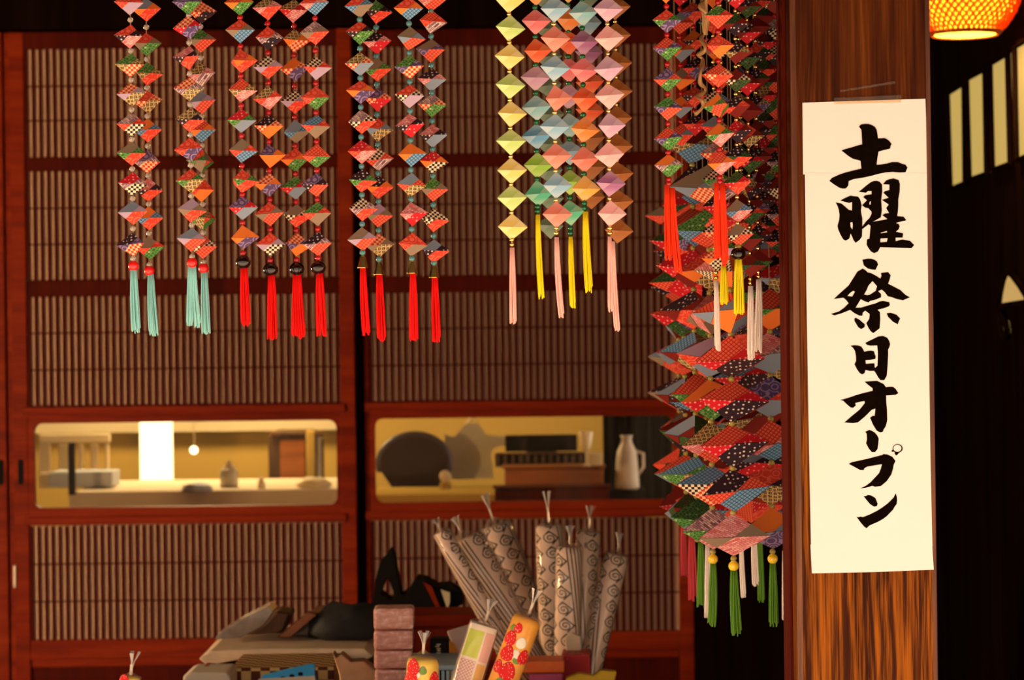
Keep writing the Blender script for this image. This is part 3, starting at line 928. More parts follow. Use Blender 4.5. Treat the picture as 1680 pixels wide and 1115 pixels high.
strand('ribbon_diamond_strand', 'strand of alternating mauve and pink paper diamonds with two pink tassels', G4, 1001, 380, 3.0,
       prow('-33:k 15:m 63:k 113:m 158:k 206:m:20 254:k 301:v 350:k:14'), 'gold', [('gold', 374), ('gold', 382)], [(-1, 388, 513, 'pink', 3.8, 0), (4, 396, 545, 'pink', 4.2, 5)], **PK)
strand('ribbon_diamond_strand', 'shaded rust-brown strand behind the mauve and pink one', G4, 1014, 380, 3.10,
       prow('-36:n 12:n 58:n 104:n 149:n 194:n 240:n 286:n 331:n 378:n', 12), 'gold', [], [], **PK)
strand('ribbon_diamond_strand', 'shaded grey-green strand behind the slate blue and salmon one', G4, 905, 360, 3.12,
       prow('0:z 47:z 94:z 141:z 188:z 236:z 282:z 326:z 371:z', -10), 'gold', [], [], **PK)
strand('ribbon_diamond_strand', 'shaded red-to-rust strand half hidden behind rightmost yellow tassel strand', G4, 971, 330, 3.12,
       prow('-8:z 39:b 87:v 136:r 182:r 228:n 275:n 322:n', -10), 'green', [], [], **PK)  # reds darkened for the shade behind the front strands

# ---------------------------------------------------------------- the thick bundle beside the pillar
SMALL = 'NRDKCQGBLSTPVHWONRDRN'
SHADED = 'KMEKVMKDEMKMHRME'  # dark papers: shade deep in the bundle put into their colour


def rnd_rows(last, pitch, top, cols=None):
    out, y = [], last
    while y > top:
        out.append((y, ''.join(random.sample(cols or SMALL, 3)), None))
        y -= pitch
    return list(reversed(out))


G5 = 'small printed paper strands beside the pillar'
strand('paper_diamond_strand', 'small-diamond strand at left of bundle with two vermilion tassels', G5, 1097, 297, 3.02,
       rows('-14:RTO 35:RGV:0 80:NVG:0 131:VNG:0 178:GVN:0 228:NVG:0 272:OWG:0'), 'red', [('red', 294), ('red', 301)], [(-3, 303, 428, 'vermilion', 5.5, 1), (6, 308, 450, 'vermilion', 5.5, 8)])
strand('paper_diamond_strand', 'small-diamond strand in bundle with two vermilion tassels over a yellow one', G5, 1181, 295, 3.02,
       rows('-20:GNR 28:GRN 76:RNO 124:NQR 173:OGN 222:OGP:0 268:NOP:10'), 'red', [('red', 291), ('red', 298)], [(-6, 300, 426, 'vermilion', 5, 0), (4, 302, 438, 'vermilion', 5.5, 2)])
strand('paper_diamond_strand', 'small-diamond strand with single yellow tassel under vermilion tassels', G5, 1187, 430, 3.085,
       rnd_rows(408, 47, -20), 'gold', [('gold', 429), ('gold', 434)], [(0, 437, 500, 'yellow', 6, 0)])
strand('paper_diamond_strand', 'small-diamond strand with black bead and wide yellow tassel', G5, 1211, 412, 3.05,
       rows('-5:MKD 40:EMK 86:KHM 132:MCE 176:KRM 216:DMK 258:KER 300:EDR 346:TBP:0 385:TCN:10'), 'gold', [('amber', 405), ('black', 416)], [(0, 424, 517, 'yellow', 8, 0)])  # upper rows in dark papers that carry the shade
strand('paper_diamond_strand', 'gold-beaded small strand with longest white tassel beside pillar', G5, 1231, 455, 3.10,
       rnd_rows(436, 42.5, -20, SHADED), 'gold', [('gold', 457), ('gold', 464)], [(0, 469, 591, 'white', 5.5, -1)])
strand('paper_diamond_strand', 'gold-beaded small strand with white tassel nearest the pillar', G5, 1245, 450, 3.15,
       rnd_rows(428, 42.5, -20, SHADED), 'gold', [('gold', 446), ('gold', 453)], [(0, 458, 580, 'white', 6, -3)])
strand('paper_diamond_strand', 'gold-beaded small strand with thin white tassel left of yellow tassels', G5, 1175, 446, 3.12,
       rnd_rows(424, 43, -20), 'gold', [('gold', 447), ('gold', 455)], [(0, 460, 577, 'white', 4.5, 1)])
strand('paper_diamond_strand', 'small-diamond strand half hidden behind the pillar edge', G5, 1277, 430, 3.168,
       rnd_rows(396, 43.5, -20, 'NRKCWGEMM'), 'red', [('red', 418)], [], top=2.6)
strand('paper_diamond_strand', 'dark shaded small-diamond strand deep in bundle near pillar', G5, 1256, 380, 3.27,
       rnd_rows(372, 43, -20, SHADED), 'gold', [], [], top=2.6)
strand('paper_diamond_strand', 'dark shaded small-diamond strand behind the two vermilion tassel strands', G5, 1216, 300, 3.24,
       rnd_rows(300, 43, -20, SHADED), 'gold', [], [], top=2.6)
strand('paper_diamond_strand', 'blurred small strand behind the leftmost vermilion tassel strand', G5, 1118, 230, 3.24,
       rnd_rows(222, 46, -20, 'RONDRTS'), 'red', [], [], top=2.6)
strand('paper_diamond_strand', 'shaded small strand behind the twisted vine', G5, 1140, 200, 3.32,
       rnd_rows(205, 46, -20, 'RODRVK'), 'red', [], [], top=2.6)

G6 = 'large printed paper strands beside the pillar'
BIG = 'NNRRODQKGBPSTHVCWDRNO'
BIG_SHADED = 'NRMMDKEKGBMSHVDRM'  # back-row mix, its shade put into the paper colours


def big(label, px, d, last, first, tas, bead='amber', yaw=None, cols=None, e=0.0885, endb='yellow', spec=None):
    it = []
    y, spec = last, spec or {}
    pitch = 73.0 * 3.22 / d
    j = 0
    while y > first:
        c = spec.get(j) or ''.join(random.sample(cols or (BIG if d < 3.35 else BIG_SHADED), 3))
        it.append((y, c, random.uniform(-14, 14) if j < 5 and d < 3.35 else random.uniform(-60, 60))); y -= pitch; j += 1
    it.reverse()
    en, ts = [], []
    ey = last + 36 * 3.22 / d
    if tas:
        en = [(bead, ey + 3)] + ([(endb, ey + 15)] if endb else [])
        for ox, ln, colr, r in tas:
            ts.append((ox, ey + (22 if endb else 8), ey + 22 + ln, colr, r, random.uniform(-3, 3)))
    return strand('large_diamond_strand', label, G6, px, last, d, it, bead, en, ts, pal='wide_', e=e, h=0.0270, top=2.6)


big('large-diamond strand at front of bundle, lowest yellow bead and green tassel', 1203, 3.22, 877, 300, [(0, 108, 'green', 8)],
    spec={0: 'PTP', 1: 'KNB', 2: 'NDK', 3: 'NDK', 4: 'NDK'})
big('large-diamond strand just left of front one, yellow bead and green tassel', 1169, 3.34, 867, 250, [(0, 105, 'green', 7)],
    spec={0: 'WGP', 1: 'BCQ', 2: 'HPN', 3: 'ODG', 4: 'LRS', 5: 'POT'})
big('large-diamond strand next to pillar with yellow bead and green tassel', 1267, 3.28, 866, 455, [(0, 105, 'green', 7)],
    spec={0: 'OSV', 1: 'RKH', 2: 'NPB', 3: 'VRS', 4: 'PWS'})
big('blurred large-diamond strand at left of bundle with slim green tassel', 1143, 3.46, 848, 230, [(6, 92, 'green', 6)], endb=None)
big('large-diamond strand far left of bundle with long rose tassel', 1126, 3.72, 838, 300, [(8, 95, 'rose', 7)], cols='RMNDDSKER', endb=None)
big('leftmost and furthest large-diamond strand with short rose tassel', 1116, 4.02, 820, 310, [(4, 75, 'rose', 5)], cols='RMNDESTKR', endb=None)
big('large-diamond strand in second row with white looped tassel near pillar', 1236, 3.40, 826, 330, [(0, 80, 'white', 5)], endb=None)
big('large-diamond strand in second row with white tassel behind green ones', 1160, 3.60, 850, 330, [(0, 110, 'white', 5)], endb=None)
big('large-diamond strand behind the front one with thin white tassel', 1207, 3.53, 832, 330, [(8, 95, 'white', 3.5)], endb=None)
big('large-diamond strand at back of bundle with dim green tassel', 1246, 3.68, 840, 330, [(0, 95, 'green', 5)], endb=None)
big('large-diamond strand mostly behind pillar with white tassel', 1290, 3.51, 862, 400, [(-4, 100, 'white', 4)], endb=None)
big('reddish large-diamond strand deep between left and front strands', 1150, 3.84, 830, 300, [], cols='RMNMDDKE')

vp = [(470, -60), (455, -20), (470, 0), (432, 45), (475, 90), (482, 135), (470, 210), (440, 250), (462, 300), (460, 335), (420, 358), (448, 385), (447, 430), (436, 470), (432, 540), (466, 575), (455, 605), (410, 632), (445, 655), (452, 690), (430, 722), (390, 750)]
v0 = P(1140, 190, 3.065)
vm = MB()
pts = [Vector((P(1160, -150, 3.065).x, 3.065, 2.6)) - v0] + [P(1040 + x / 3.98, y / 3.98, 3.065 + 0.012 * math.sin(i * 1.3)) - v0 for i, (x, y) in enumerate(vp)]
sm = []
for i in range(len(pts) - 1):
    p0, p1, p2, p3 = pts[max(i - 1, 0)], pts[i], pts[i + 1], pts[min(i + 2, len(pts) - 1)]
    for q in range(4):
        s = q / 4
        sm.append(0.5 * ((2 * p1) + (p2 - p0) * s + (2 * p0 - 5 * p1 + 4 * p2 - p3) * s * s + (3 * p1 - p0 - 3 * p2 + p3) * s ** 3))
vm.tube(sm, [0.0016] * 4 + [0.0023 + 0.0006 * math.sin(i * 0.7) for i in range(len(sm) - 4)], 7)
vo = vm.build('twisted_vine', wood('vine_bark', (0.34, 0.16, 0.05), (0.50, 0.27, 0.10), (0.62, 0.38, 0.16), 'Z', 3), smooth=True, loc=v0)
props(vo, 'pale twisted vine hanging inside the bundle of paper diamonds', 'vine')

# ================================================================ rattan lamp, upper right
def rattan_lamp():
    d = 5.4
    k = d / F
    c = P(1583, 57, d)                      # centre of the lower rim
    root = empty('rattan_pendant_lamp', c, 'glowing woven rattan pendant lamp at upper right beyond pillar', 'lamp')
    prof = [(0.0, 54), (14, 68), (34, 82), (58, 92), (80, 92), (104, 82), (122, 62), (134, 34), (138, 14)]     # height, radius in px
    prof = [(h * k, r * k) for h, r in prof]

    def rad(h):
        for (h0, r0), (h1, r1) in zip(prof, prof[1:]):
            if h <= h1:
                return r0 + (r1 - r0) * (h - h0) / (h1 - h0)
        return prof[-1][1]
    H = prof[-1][0]
    t = NT('rattan_cane')
    nz = t.noise(t.coord('Object'), 140, 3)
    cane = t.done(t.mix(nz, (0.50, 0.13, 0.015), (0.80, 0.32, 0.04)), 0.5, 0.3)
    tr = t.n('BsdfTranslucent'); tr.inputs[0].default_value = (0.95, 0.42, 0.06, 1)
    mx = t.n('MixShader'); mx.inputs[0].default_value = 0.6
    t.t.links.new(t.bsdf.outputs[0], mx.inputs[1]); t.t.links.new(tr.outputs[0], mx.inputs[2]); t.t.links.new(mx.outputs[0], t.out.inputs[0])
    weave = MB()
    n = 44
    for sgn in (-1, 1):
        for i in range(n):
            a0 = 2 * math.pi * i / n
            pts, w = [], []
            for j in range(13):
                s = j / 12
                h = H * s
                r = rad(h) + 0.0012 * sgn * (1 if (i + j) % 2 else -1)
                a = a0 + sgn * s * 1.5
                pts.append((r * math.cos(a), r * math.sin(a), h))
            weave.tube(pts, 0.0027, 4)
    weave.build('woven_shade', cane, root, smooth=True)
    rim = MB()
    for h in (0.0, 0.004):
        rr = rad(h) + 0.001
        rim.tube([(rr * math.cos(a * math.pi / 24), rr * math.sin(a * math.pi / 24), h) for a in range(49)], 0.0026, 6, cap=False)
    rim.build('rim', plain('rattan_rim', (0.30, 0.06, 0.01), 0.6), root)
    lin = MB()
    lin.lathe([(rad(h * H / 10) - 0.006, h * H / 10) for h in range(0, 10)], 40)
    lin.f = [f for f in lin.f if len(f) == 4]; lin.m = [0] * len(lin.f)
    t = NT('lamp_paper_lining')
    tr = t.n('BsdfTranslucent'); tr.inputs[0].default_value = (0.9, 0.36, 0.03, 1)
    mx = t.n('MixShader'); mx.inputs[0].default_value = 0.30
    t.done((0.85, 0.50, 0.06), 0.7, 0.0)
    t.t.links.new(t.bsdf.outputs[0], mx.inputs[1]); t.t.links.new(tr.outputs[0], mx.inputs[2]); t.t.links.new(mx.outputs[0], t.out.inputs[0])
    lin.build('paper_lining', t.mat, root, smooth=True)
    bl = MB()
    bl.lathe([(0.006, 0.0), (0.018, 0.008), (0.025, 0.024), (0.024, 0.04), (0.014, 0.06), (0.012, 0.075)], 20, (0, 0, 0.052))
    bl.build('bulb', glow('bulb_glow', (1.0, 0.70, 0.26), 60.0), root, smooth=True)
    pl = bpy.data.lights.new('rattan_lamp_light', 'POINT'); pl.energy = 4.0; pl.color = (1.0, 0.66, 0.30); pl.shadow_soft_size = 0.03
    plo = bpy.data.objects.new('rattan_lamp_light', pl); plo.location = (0, 0, 0.035); link(plo, root)
    MB().tube([(0, 0, 0.12), (0, 0, 2.61 - c.z)], 0.004, 6).build('lamp_cord', M['black'], root)


rattan_lamp()

# ================================================================ the room seen through the door glass
M['ochre'] = plain('ochre_plaster', (0.48, 0.31, 0.075), 0.9, 0.0, vary=0.06, scale=4)
M['cream'] = plain('cream_paint', (0.62, 0.50, 0.30), 0.7, 0.2, vary=0.06, scale=8)
M['beige_cloth'] = plain('beige_cloth', (0.58, 0.47, 0.33), 0.9, 0.1, vary=0.1, scale=20)
M['bluegrey'] = plain('bluegrey_card', (0.40, 0.42, 0.45), 0.7, 0.2)
M['walnut'] = wood('walnut', (0.035, 0.014, 0.004), (0.07, 0.028, 0.008), (0.11, 0.045, 0.012), 'Z', 1)
M['amberwood'] = wood('amberwood', (0.20, 0.055, 0.010), (0.30, 0.085, 0.014), (0.38, 0.12, 0.022), 'X', 1)
struct('wall_inner_back', MB().box(-2.5, 2.5, 9.6, 9.7, 0.02, 2.62), M['ochre'])
struct('trim_3', MB().box(-2.5, -0.6, 9.5, 9.6, P(300, 708, 9.5).z, P(300, 640, 9.5).z), M['cream'])
il = bpy.data.lights.new('inner_room_lamp', 'POINT')
il.energy = 46.0; il.color = (1.0, 0.74, 0.40); il.shadow_soft_size = 0.16
ilo = bpy.data.objects.new('inner_room_lamp', il); ilo.location = (-1.05, 8.6, 1.75); COL.objects.link(ilo)


def bxp(px0, px1, py0, py1, d, dep, b=0.004):
    """Box spanning photo pixels at distance d, dep metres deep, around its own bottom centre; returns (MB, location)."""
    a, c = P(px0, py1, d), P(px1, py0, d)
    w, h = c.x - a.x, (c.z - a.z)
    return MB().box(-w / 2, w / 2, 0, dep, 0, h, b=min(b, w / 3, h / 3, dep / 3)), Vector(((a.x + c.x) / 2, d, a.z))


def simple(name, mb_loc, mat, label, cat, group=None, smooth=False):
    mb, loc = mb_loc
    return props(mb.build(name, mat, loc=loc, smooth=smooth), label, cat, group)


# long inner table
tz = P(300, 797, 8.2).z
it_ = empty('inner_table', (-0.75, 8.2, 0.02), 'long table under pale cloth seen through left door glass', 'table')
MB().box(-0.62, 0.22, -0.25, 0.40, tz - 0.06, tz - 0.02, b=0.006).build('tabletop', M['beige_cloth'], it_)
MB().box(-0.63, 0.23, -0.262, -0.25, tz - 0.32, tz - 0.02, b=0.003).build('cloth_drop', M['beige_cloth'], it_)
for sx in (-0.58, 0.18):
    for sy in (-0.2, 0.35):
        MB().box(sx - 0.02, sx + 0.02, sy - 0.02, sy + 0.02, 0, tz - 0.06).build('leg', M['walnut'], it_)

# lit paper floor lantern
ll, lc = bxp(230, 277, 683, 799, 8.9, 0.10)
ln = empty('paper_lantern', (lc.x, lc.y, lc.z), 'bright white paper lantern column inside left door glass', 'lamp')
ll.build('lit_shade', glow('lantern_glow', (1.0, 0.80, 0.42), 1.9), ln)
w = P(277, 700, 8.9).x - P(230, 700, 8.9).x
MB().box(-w / 2 - .01, w / 2 + .01, -0.01, 0.11, 0.02 - lc.z, 0, b=0.004).build('lantern_base', M['beige_cloth'], ln)
bz = P(318, 738, 8.4)
gl_ = empty('globe_light', bz, 'tiny round glowing globe light inside left door glass', 'lamp')
MB().lathe([(0.013 * max(math.sin(math.radians(a)), 0.1), -0.013 * math.cos(math.radians(a))) for a in range(0, 181, 15)], 16).build('globe', glow('globe_glow', (1.0, 0.82, 0.5), 3.0), gl_, smooth=True)
MB().tube([(0, 0.01, 0.012), (0, 0.01, 2.62 - bz.z)], 0.002, 5).build('stem', M['cream'], gl_)

# cream slatted rack
rk = empty('slatted_rack', P(122, 800, 8.6), 'cream slatted rack at far left of left door glass', 'rack')
for nm, a in (('rack_rail', (64, 180, 711, 727)), ('rack_rail', (64, 180, 774, 782))):
    mb, lc = bxp(*a, 8.6, 0.02); mb.build(nm, M['cream'], rk, loc=lc - rk.location)
for x0, x1 in ((64, 82), (97, 112), (128, 136), (149, 160), (173, 178)):
    mb, lc = bxp(x0, x1, 727, 800, 8.61, 0.015); mb.build('rack_slat', M['cream'], rk, loc=lc - rk.location)
simple('thin_post', bxp(112, 122, 726, 812, 7.9, 0.02), M['black'], 'thin dark post in front of cream rack', 'post')
simple('storage_box', bxp(80, 184, 773, 800, 8.1, 0.16), M['bluegrey'], 'blue-grey box on the inner table by cream rack', 'box')
# glass jar with lid
jl = P(376, 801, 8.1)
jr = empty('glass_jar', jl, 'pale glass jar standing on table behind left door glass', 'jar')
jk = 8.1 / F
MB().lathe([(11 * jk, 0), (15 * jk, 3 * jk), (15 * jk, 28 * jk), (11 * jk, 33 * jk)], 18).build('jar_body', plain('milky_glass', (0.50, 0.46, 0.34), 0.2, 0.5), jr, smooth=True)
MB().lathe([(10 * jk, 33 * jk), (9 * jk, 37 * jk), (3 * jk, 41 * jk), (3.4 * jk, 45 * jk), (1 * jk, 47 * jk)], 18).build('jar_lid', M['cream'], jr, smooth=True)
# dark cabinet by the wall and mirror frame
cb = empty('dark_cabinet', P(474, 806, 8.8), 'dark wooden cabinet seen through right end of left door glass', 'cabinet')
for nm, a, m in (('body', (446, 502, 714, 1215), 'walnut'), ('cabinet_top', (443, 506, 708, 715), 'walnut'), ('foot_rail', (445, 505, 797, 806), 'beige_cloth')):
    mb, lc = bxp(*a, 8.8 - (0.02 if nm != 'body' else 0), 0.3); mb.build(nm, M[m], cb, loc=lc - cb.location)
mb, lc = bxp(460, 500, 720, 796, 8.79, 0.012); mb.build('cabinet_door', M['amberwood'], cb, loc=lc - cb.location)
simple('yellow_post', bxp(503, 516, 706, 806, 8.75, 0.05), M['ochre'], 'narrow yellow-brown post beside dark cabinet', 'post')
mf = empty('mirror_frame', P(524, 796, 8.6), 'narrow dark leaning mirror frame beside yellow-brown post', 'mirror')
for a in ((517, 520, 712, 792), (528, 531, 720, 794), (517, 531, 711, 716), (517, 531, 790, 795)):
    mb, lc = bxp(*a, 8.6, 0.02); mb.build('frame_bar', M['walnut'], mf, loc=lc - mf.location)
mb, lc = bxp(520, 528, 716, 791, 8.61, 0.006); mb.build('mirror_glass', M['bluegrey'], mf, loc=lc - mf.location)


def lump(name, px, py, d, rx, ry, rz, mat, label, cat, seed=0, group=None):
    """A soft crumpled heap resting with its underside at the pixel."""
    bm = bmesh.new()
    bmesh.ops.create_icosphere(bm, subdivisions=3, radius=1.0)
    for v in bm.verts:
        q = v.co.copy()
        n_ = noise.noise(q * 1.7 + Vector((seed, 0, 0))) * 0.28 + noise.noise(q * 4.0 + Vector((0, seed, 0))) * 0.12
        q *= 1 + n_
        v.co = (q.x * rx, q.y * ry, max(q.z, -0.55) * rz + 0.55 * rz)
    mb = MB().bm(bm)
    return props(mb.build(name, mat, smooth=True, loc=P(px, py, d)), label, cat, group)


lump('folded_cloth', 322, 806, 7.95, 0.05, 0.05, 0.018, M['bluegrey'], 'crumpled grey cloth below the tiny globe light', 'cloth', 3)
lump('folded_cloth', 515, 800, 8.0, 0.05, 0.04, 0.022, M['cream'], 'white crumpled cloth below the leaning mirror', 'cloth', 5)
lump('porcelain_cup', 429, 807, 8.0, 0.012, 0.012, 0.03, M['cream'], 'tiny white figure at bottom middle of left door glass', 'ornament', 8)

# ---- behind the right-hand glass
sz = P(800, 801, 7.7).z
sh = empty('inner_shelf', (P(800, 800, 7.7).x, 7.7, 0.02), 'brown counter behind the right door glass', 'counter')
a_, b_ = P(612, 801, 7.7).x - sh.location.x, P(995, 801, 7.7).x - sh.location.x
MB().box(a_, b_, -0.05, 0.35, sz - 0.06, sz - 0.032, b=0.005).build('counter_top', M['ochre'], sh)
MB().box(a_, b_, -0.03, 0.30, 0.0, sz - 0.06).build('counter_body', M['ochre'], sh)
# round-backed dark chair
rc = empty('round_back_chair', P(680, 803, 8.12), 'dark round-backed chair at left end of right door glass', 'chair')
ck = 8.12 / F
outl = [(56 * math.cos(math.radians(a)) * ck, (42 + 46 * math.sin(math.radians(a))) * ck) for a in range(-20, 201, 12)]
outl = outl + [(-34 * ck, 0), (40 * ck, 0)]
MB().poly(outl, 0, 0.05).build('backrest', plain('chair_leather', (0.018, 0.004, 0.003), 0.5, 0.2), rc)
MB().tube([(x * 1.02, 0.025, z * 1.01) for x, z in outl[:-2]], 0.014, 8).build('back_rim', plain('dusk_blue_leather', (0.05, 0.035, 0.05), 0.4, 0.4), rc, smooth=True)
MB().box(-46 * ck, 48 * ck, 0.02, 0.4, -0.06, -0.02, b=0.01).build('seat', M['walnut'], rc)
for x in (-40, 42):
    for y in (0.05, 0.37):
        MB().box(x * ck - 0.015, x * ck + 0.015, y - 0.015, y + 0.015, 0.02 - rc.location.z, -0.06).build('leg', M['walnut'], rc)
# hanging white garment
gm = empty('hanging_apron', P(780, 786, 8.3), 'pale grey apron hanging in middle of right door glass', 'apron')
gk = 8.3 / F
go = [(-46, 4), (-30, 0), (30, 2), (26, 40), (32, 52), (52, 56), (52, 70), (20, 72), (4, 92), (-14, 92), (-34, 70), (-50, 74), (-48, 40)]
ga = MB().poly([(x * gk, z * gk) for x, z in go], 0, 0.02)
ga.build('apron_cloth', plain('apron_linen', (0.50, 0.46, 0.32), 0.9, 0.0), gm)
MB().tube([(-14 * gk, 0.01, 90 * gk), (-5 * gk, 0.01, 104 * gk), (4 * gk, 0.01, 90 * gk)], 0.004, 5).build('neck_strap', M['cream'], gm)
MB().tube([(-5 * gk, 0.01, 102 * gk), (-5 * gk, 0.01, 2.62 - gm.location.z)], 0.003, 5).build('hanging_cord', M['cream'], gm)
# finial globe on rings
fk = 7.65 / F
fn = empty('globe_finial', P(731, 802, 7.65), 'cream globe on stacked rings in right door glass', 'ornament')
MB().lathe([(10 * fk * max(math.sin(math.radians(a)), 0.2), (21 - 10 * math.cos(math.radians(a))) * fk) for a in range(0, 181, 15)], 18).build('globe', M['cream'], fn, smooth=True)
for i in range(3):
    MB().lathe([(9 * fk, (i * 4) * fk), (11 * fk, (i * 4 + 1.5) * fk), (9 * fk, (i * 4 + 3) * fk)], 18).build('ring', M['ochre'], fn, smooth=True)
ds = empty('dark_screen', (P(888, 741, 8.2).x, 8.2, 0.02), 'wide black panel at top of right door glass', 'screen')
mb, lc = bxp(829, 947, 713, 741, 8.2, 0.06); mb.build('panel', M['black'], ds, loc=lc - ds.location)
MB().box(-0.05, 0.05, 0.02, 0.05, 0, P(888, 735, 8.2).z).build('support_post', M['black'], ds)
cs = empty('carved_screen', P(890, 766, 7.95), 'low carved dark brown screen above orange-brown chest', 'screen')
for a in ((812, 962, 741, 746), (812, 962, 761, 766)):
    mb, lc = bxp(*a, 7.95, 0.02); mb.build('screen_rail', M['walnut'], cs, loc=lc - cs.location)
for i in range(12):
    mb, lc = bxp(814 + i * 12.4, 820 + i * 12.4, 746, 761, 7.952, 0.014); mb.build('screen_bar', M['walnut'], cs, loc=lc - cs.location)
mb, lc = bxp(812, 962, 744, 764, 7.966, 0.01); mb.build('screen_back', M['black'], cs, loc=lc - cs.location)
ow = empty('wooden_chest', P(908, 799, 7.8), 'orange-brown wooden chest under the carved screen', 'chest')
mb, lc = bxp(828, 990, 768, 799, 7.8, 0.14); mb.build('body', M['amberwood'], ow, loc=lc - ow.location)
mb, lc = bxp(824, 994, 763, 769, 7.79, 0.16); mb.build('lid', M['amberwood'], ow, loc=lc - ow.location)
db = empty('dark_bench', P(920, 834, 7.5), 'dark red bench front along bottom right of right door glass', 'bench')
mb, lc = bxp(812, 1000, 800, 834, 7.5, 0.1); mb.build('front_panel', M['slat_wood'], db, loc=lc - db.location)
mb, lc = bxp(808, 1004, 797, 801, 7.49, 0.14); mb.build('bench_top', M['slat_wood'], db, loc=lc - db.location)
# goblet, small block and white jug
gb_ = empty('glass_goblet', P(962, 764, 7.72), 'pale glass goblet near right end of right door glass', 'glass')
q = 7.72 / F
MB().lathe([(7 * q, 0), (6 * q, 2 * q), (1.6 * q, 4 * q), (1.6 * q, 22 * q)], 16).build('stem', M['cream'], gb_, smooth=True)
MB().lathe([(2 * q, 22 * q), (9 * q, 34 * q), (12 * q, 56 * q), (11 * q, 57 * q), (8 * q, 36 * q), (1 * q, 24 * q)], 18).build('bowl', plain('bright_glass', (0.85, 0.72, 0.45), 0.15, 0.6), gb_, smooth=True)
simple('small_block', bxp(966, 988, 742, 764, 7.74, 0.05), M['cream'], 'small cream block beside pale glass goblet', 'block')
dc = empty('dark_curtain', (P(1045, 830, 8.3).x, 8.3, P(1045, 840, 8.3).z), 'black curtain at far right inside right door glass', 'curtain')
cm = MB()
x0, x1 = P(990, 760, 8.3).x - dc.location.x, P(1130, 760, 8.3).x - dc.location.x
zt = 2.615 - dc.location.z
prv = None
vsn = 40
for i in range(vsn + 1):
    x = x0 + (x1 - x0) * i / vsn
    y = 0.018 * math.sin(i * 1.1)
    cm.v += [(x, y, 0), (x, y, zt), (x, y + 0.01, 0), (x, y + 0.01, zt)]
for i in range(vsn):
    b = i * 4
    cm.f += [(b, b + 4, b + 5, b + 1), (b + 2, b + 3, b + 7, b + 6), (b + 1, b + 5, b + 7, b + 3)]
cm.m = [0] * len(cm.f)
cm.build('curtain_cloth', M['black'], dc, smooth=True)
jg = empty('white_jug', P(1029, 802, 7.9), 'tall white jug before the black curtain in right door glass', 'jug')
q = 7.9 / F
MB().lathe([(18 * q, 0), (20 * q, 4 * q), (18 * q, 45 * q), (16 * q, 62 * q), (9 * q, 76 * q), (8 * q, 84 * q), (11 * q, 88 * q)], 22).build('jug_body', plain('jug_glaze', (0.62, 0.52, 0.42), 0.4, 0.4), jg, smooth=True)
MB().tube([(15 * q, 0, 62 * q), (27 * q, 0, 58 * q), (27 * q, 0, 36 * q), (18 * q, 0, 24 * q)], 0.005, 6).build('jug_handle', plain('jug_glaze_b', (0.62, 0.52, 0.42), 0.4, 0.4), jg, smooth=True)
js = MB().box(-30 * q, 30 * q, -0.04, 0.14, 0.02 - jg.location.z, 0)
props(js.build('jug_stand', M['black'], loc=jg.location), 'black stand under the tall white jug', 'stand')

# ================================================================ sales table and goods, bottom of the picture
TZ = 0.80
tb = empty('sales_table', (-0.42, 4.05, 0.02), 'low wooden sales table under the packaged goods', 'table')
MB().box(-0.85, 0.68, -0.80, 0.80, TZ - 0.05, TZ - 0.02, b=0.006).build('tabletop', M['walnut'], tb)
for sx in (-0.8, 0.63):
    for sy in (-0.75, 0.75):
        MB().box(sx - 0.025, sx + 0.025, sy - 0.025, sy + 0.025, 0, TZ - 0.05).build('leg', M['walnut'], tb)


def scroll_mat():
    t = NT('scroll_print')
    sep = t.n('SeparateXYZ'); t.t.links.new(t.coord('UV'), sep.inputs[0])
    u, v = t.math('DIVIDE', sep.outputs[0], 0.034), t.math('DIVIDE', sep.outputs[1], 0.027)
    u = t.math('ADD', u, t.math('MULTIPLY', v, 0.12))
    cu, cv = t.math('SUBTRACT', t.math('FRACT', u), 0.5), t.math('SUBTRACT', t.math('FRACT', v), 0.5)
    rad = t.math('SQRT', t.math('ADD', t.math('MULTIPLY', cu, cu), t.math('MULTIPLY', cv, cv)))
    ang = t.math('DIVIDE', t.math('ARCTAN2', cv, cu), 6.2832)
    spi = t.math('LESS_THAN', t.math('FRACT', t.math('ADD', t.math('DIVIDE', rad, 0.19), ang)), 0.36)
    spi = t.math('MULTIPLY', spi, t.math('LESS_THAN', rad, 0.36))
    dia = t.math('ABSOLUTE', t.math('SUBTRACT', t.math('ADD', t.math('ABSOLUTE', cu), t.math('ABSOLUTE', cv)), 0.46))
    ln_ = t.math('MULTIPLY', t.math('LESS_THAN', dia, 0.06), t.math('GREATER_THAN', t.math('ADD', cu, t.math('MULTIPLY', cv, 0.4)), -0.1))
    fig = t.math('MAXIMUM', spi, ln_)
    col2 = t.math('GREATER_THAN', t.math('FRACT', t.math('MULTIPLY', t.math('FLOOR', u), 0.3334)), 0.2)
    st = t.math('LESS_THAN', t.math('FRACT', t.math('MULTIPLY', u, 5)), 0.35)
    f = t.math('ADD', t.math('MULTIPLY', fig, col2), t.math('MULTIPLY', st, t.math('SUBTRACT', 1.0, col2)))
    c = t.mix(f, (0.80, 0.58, 0.43), (0.030, 0.014, 0.008))
    return t.done(c, 0.6, 0.2)


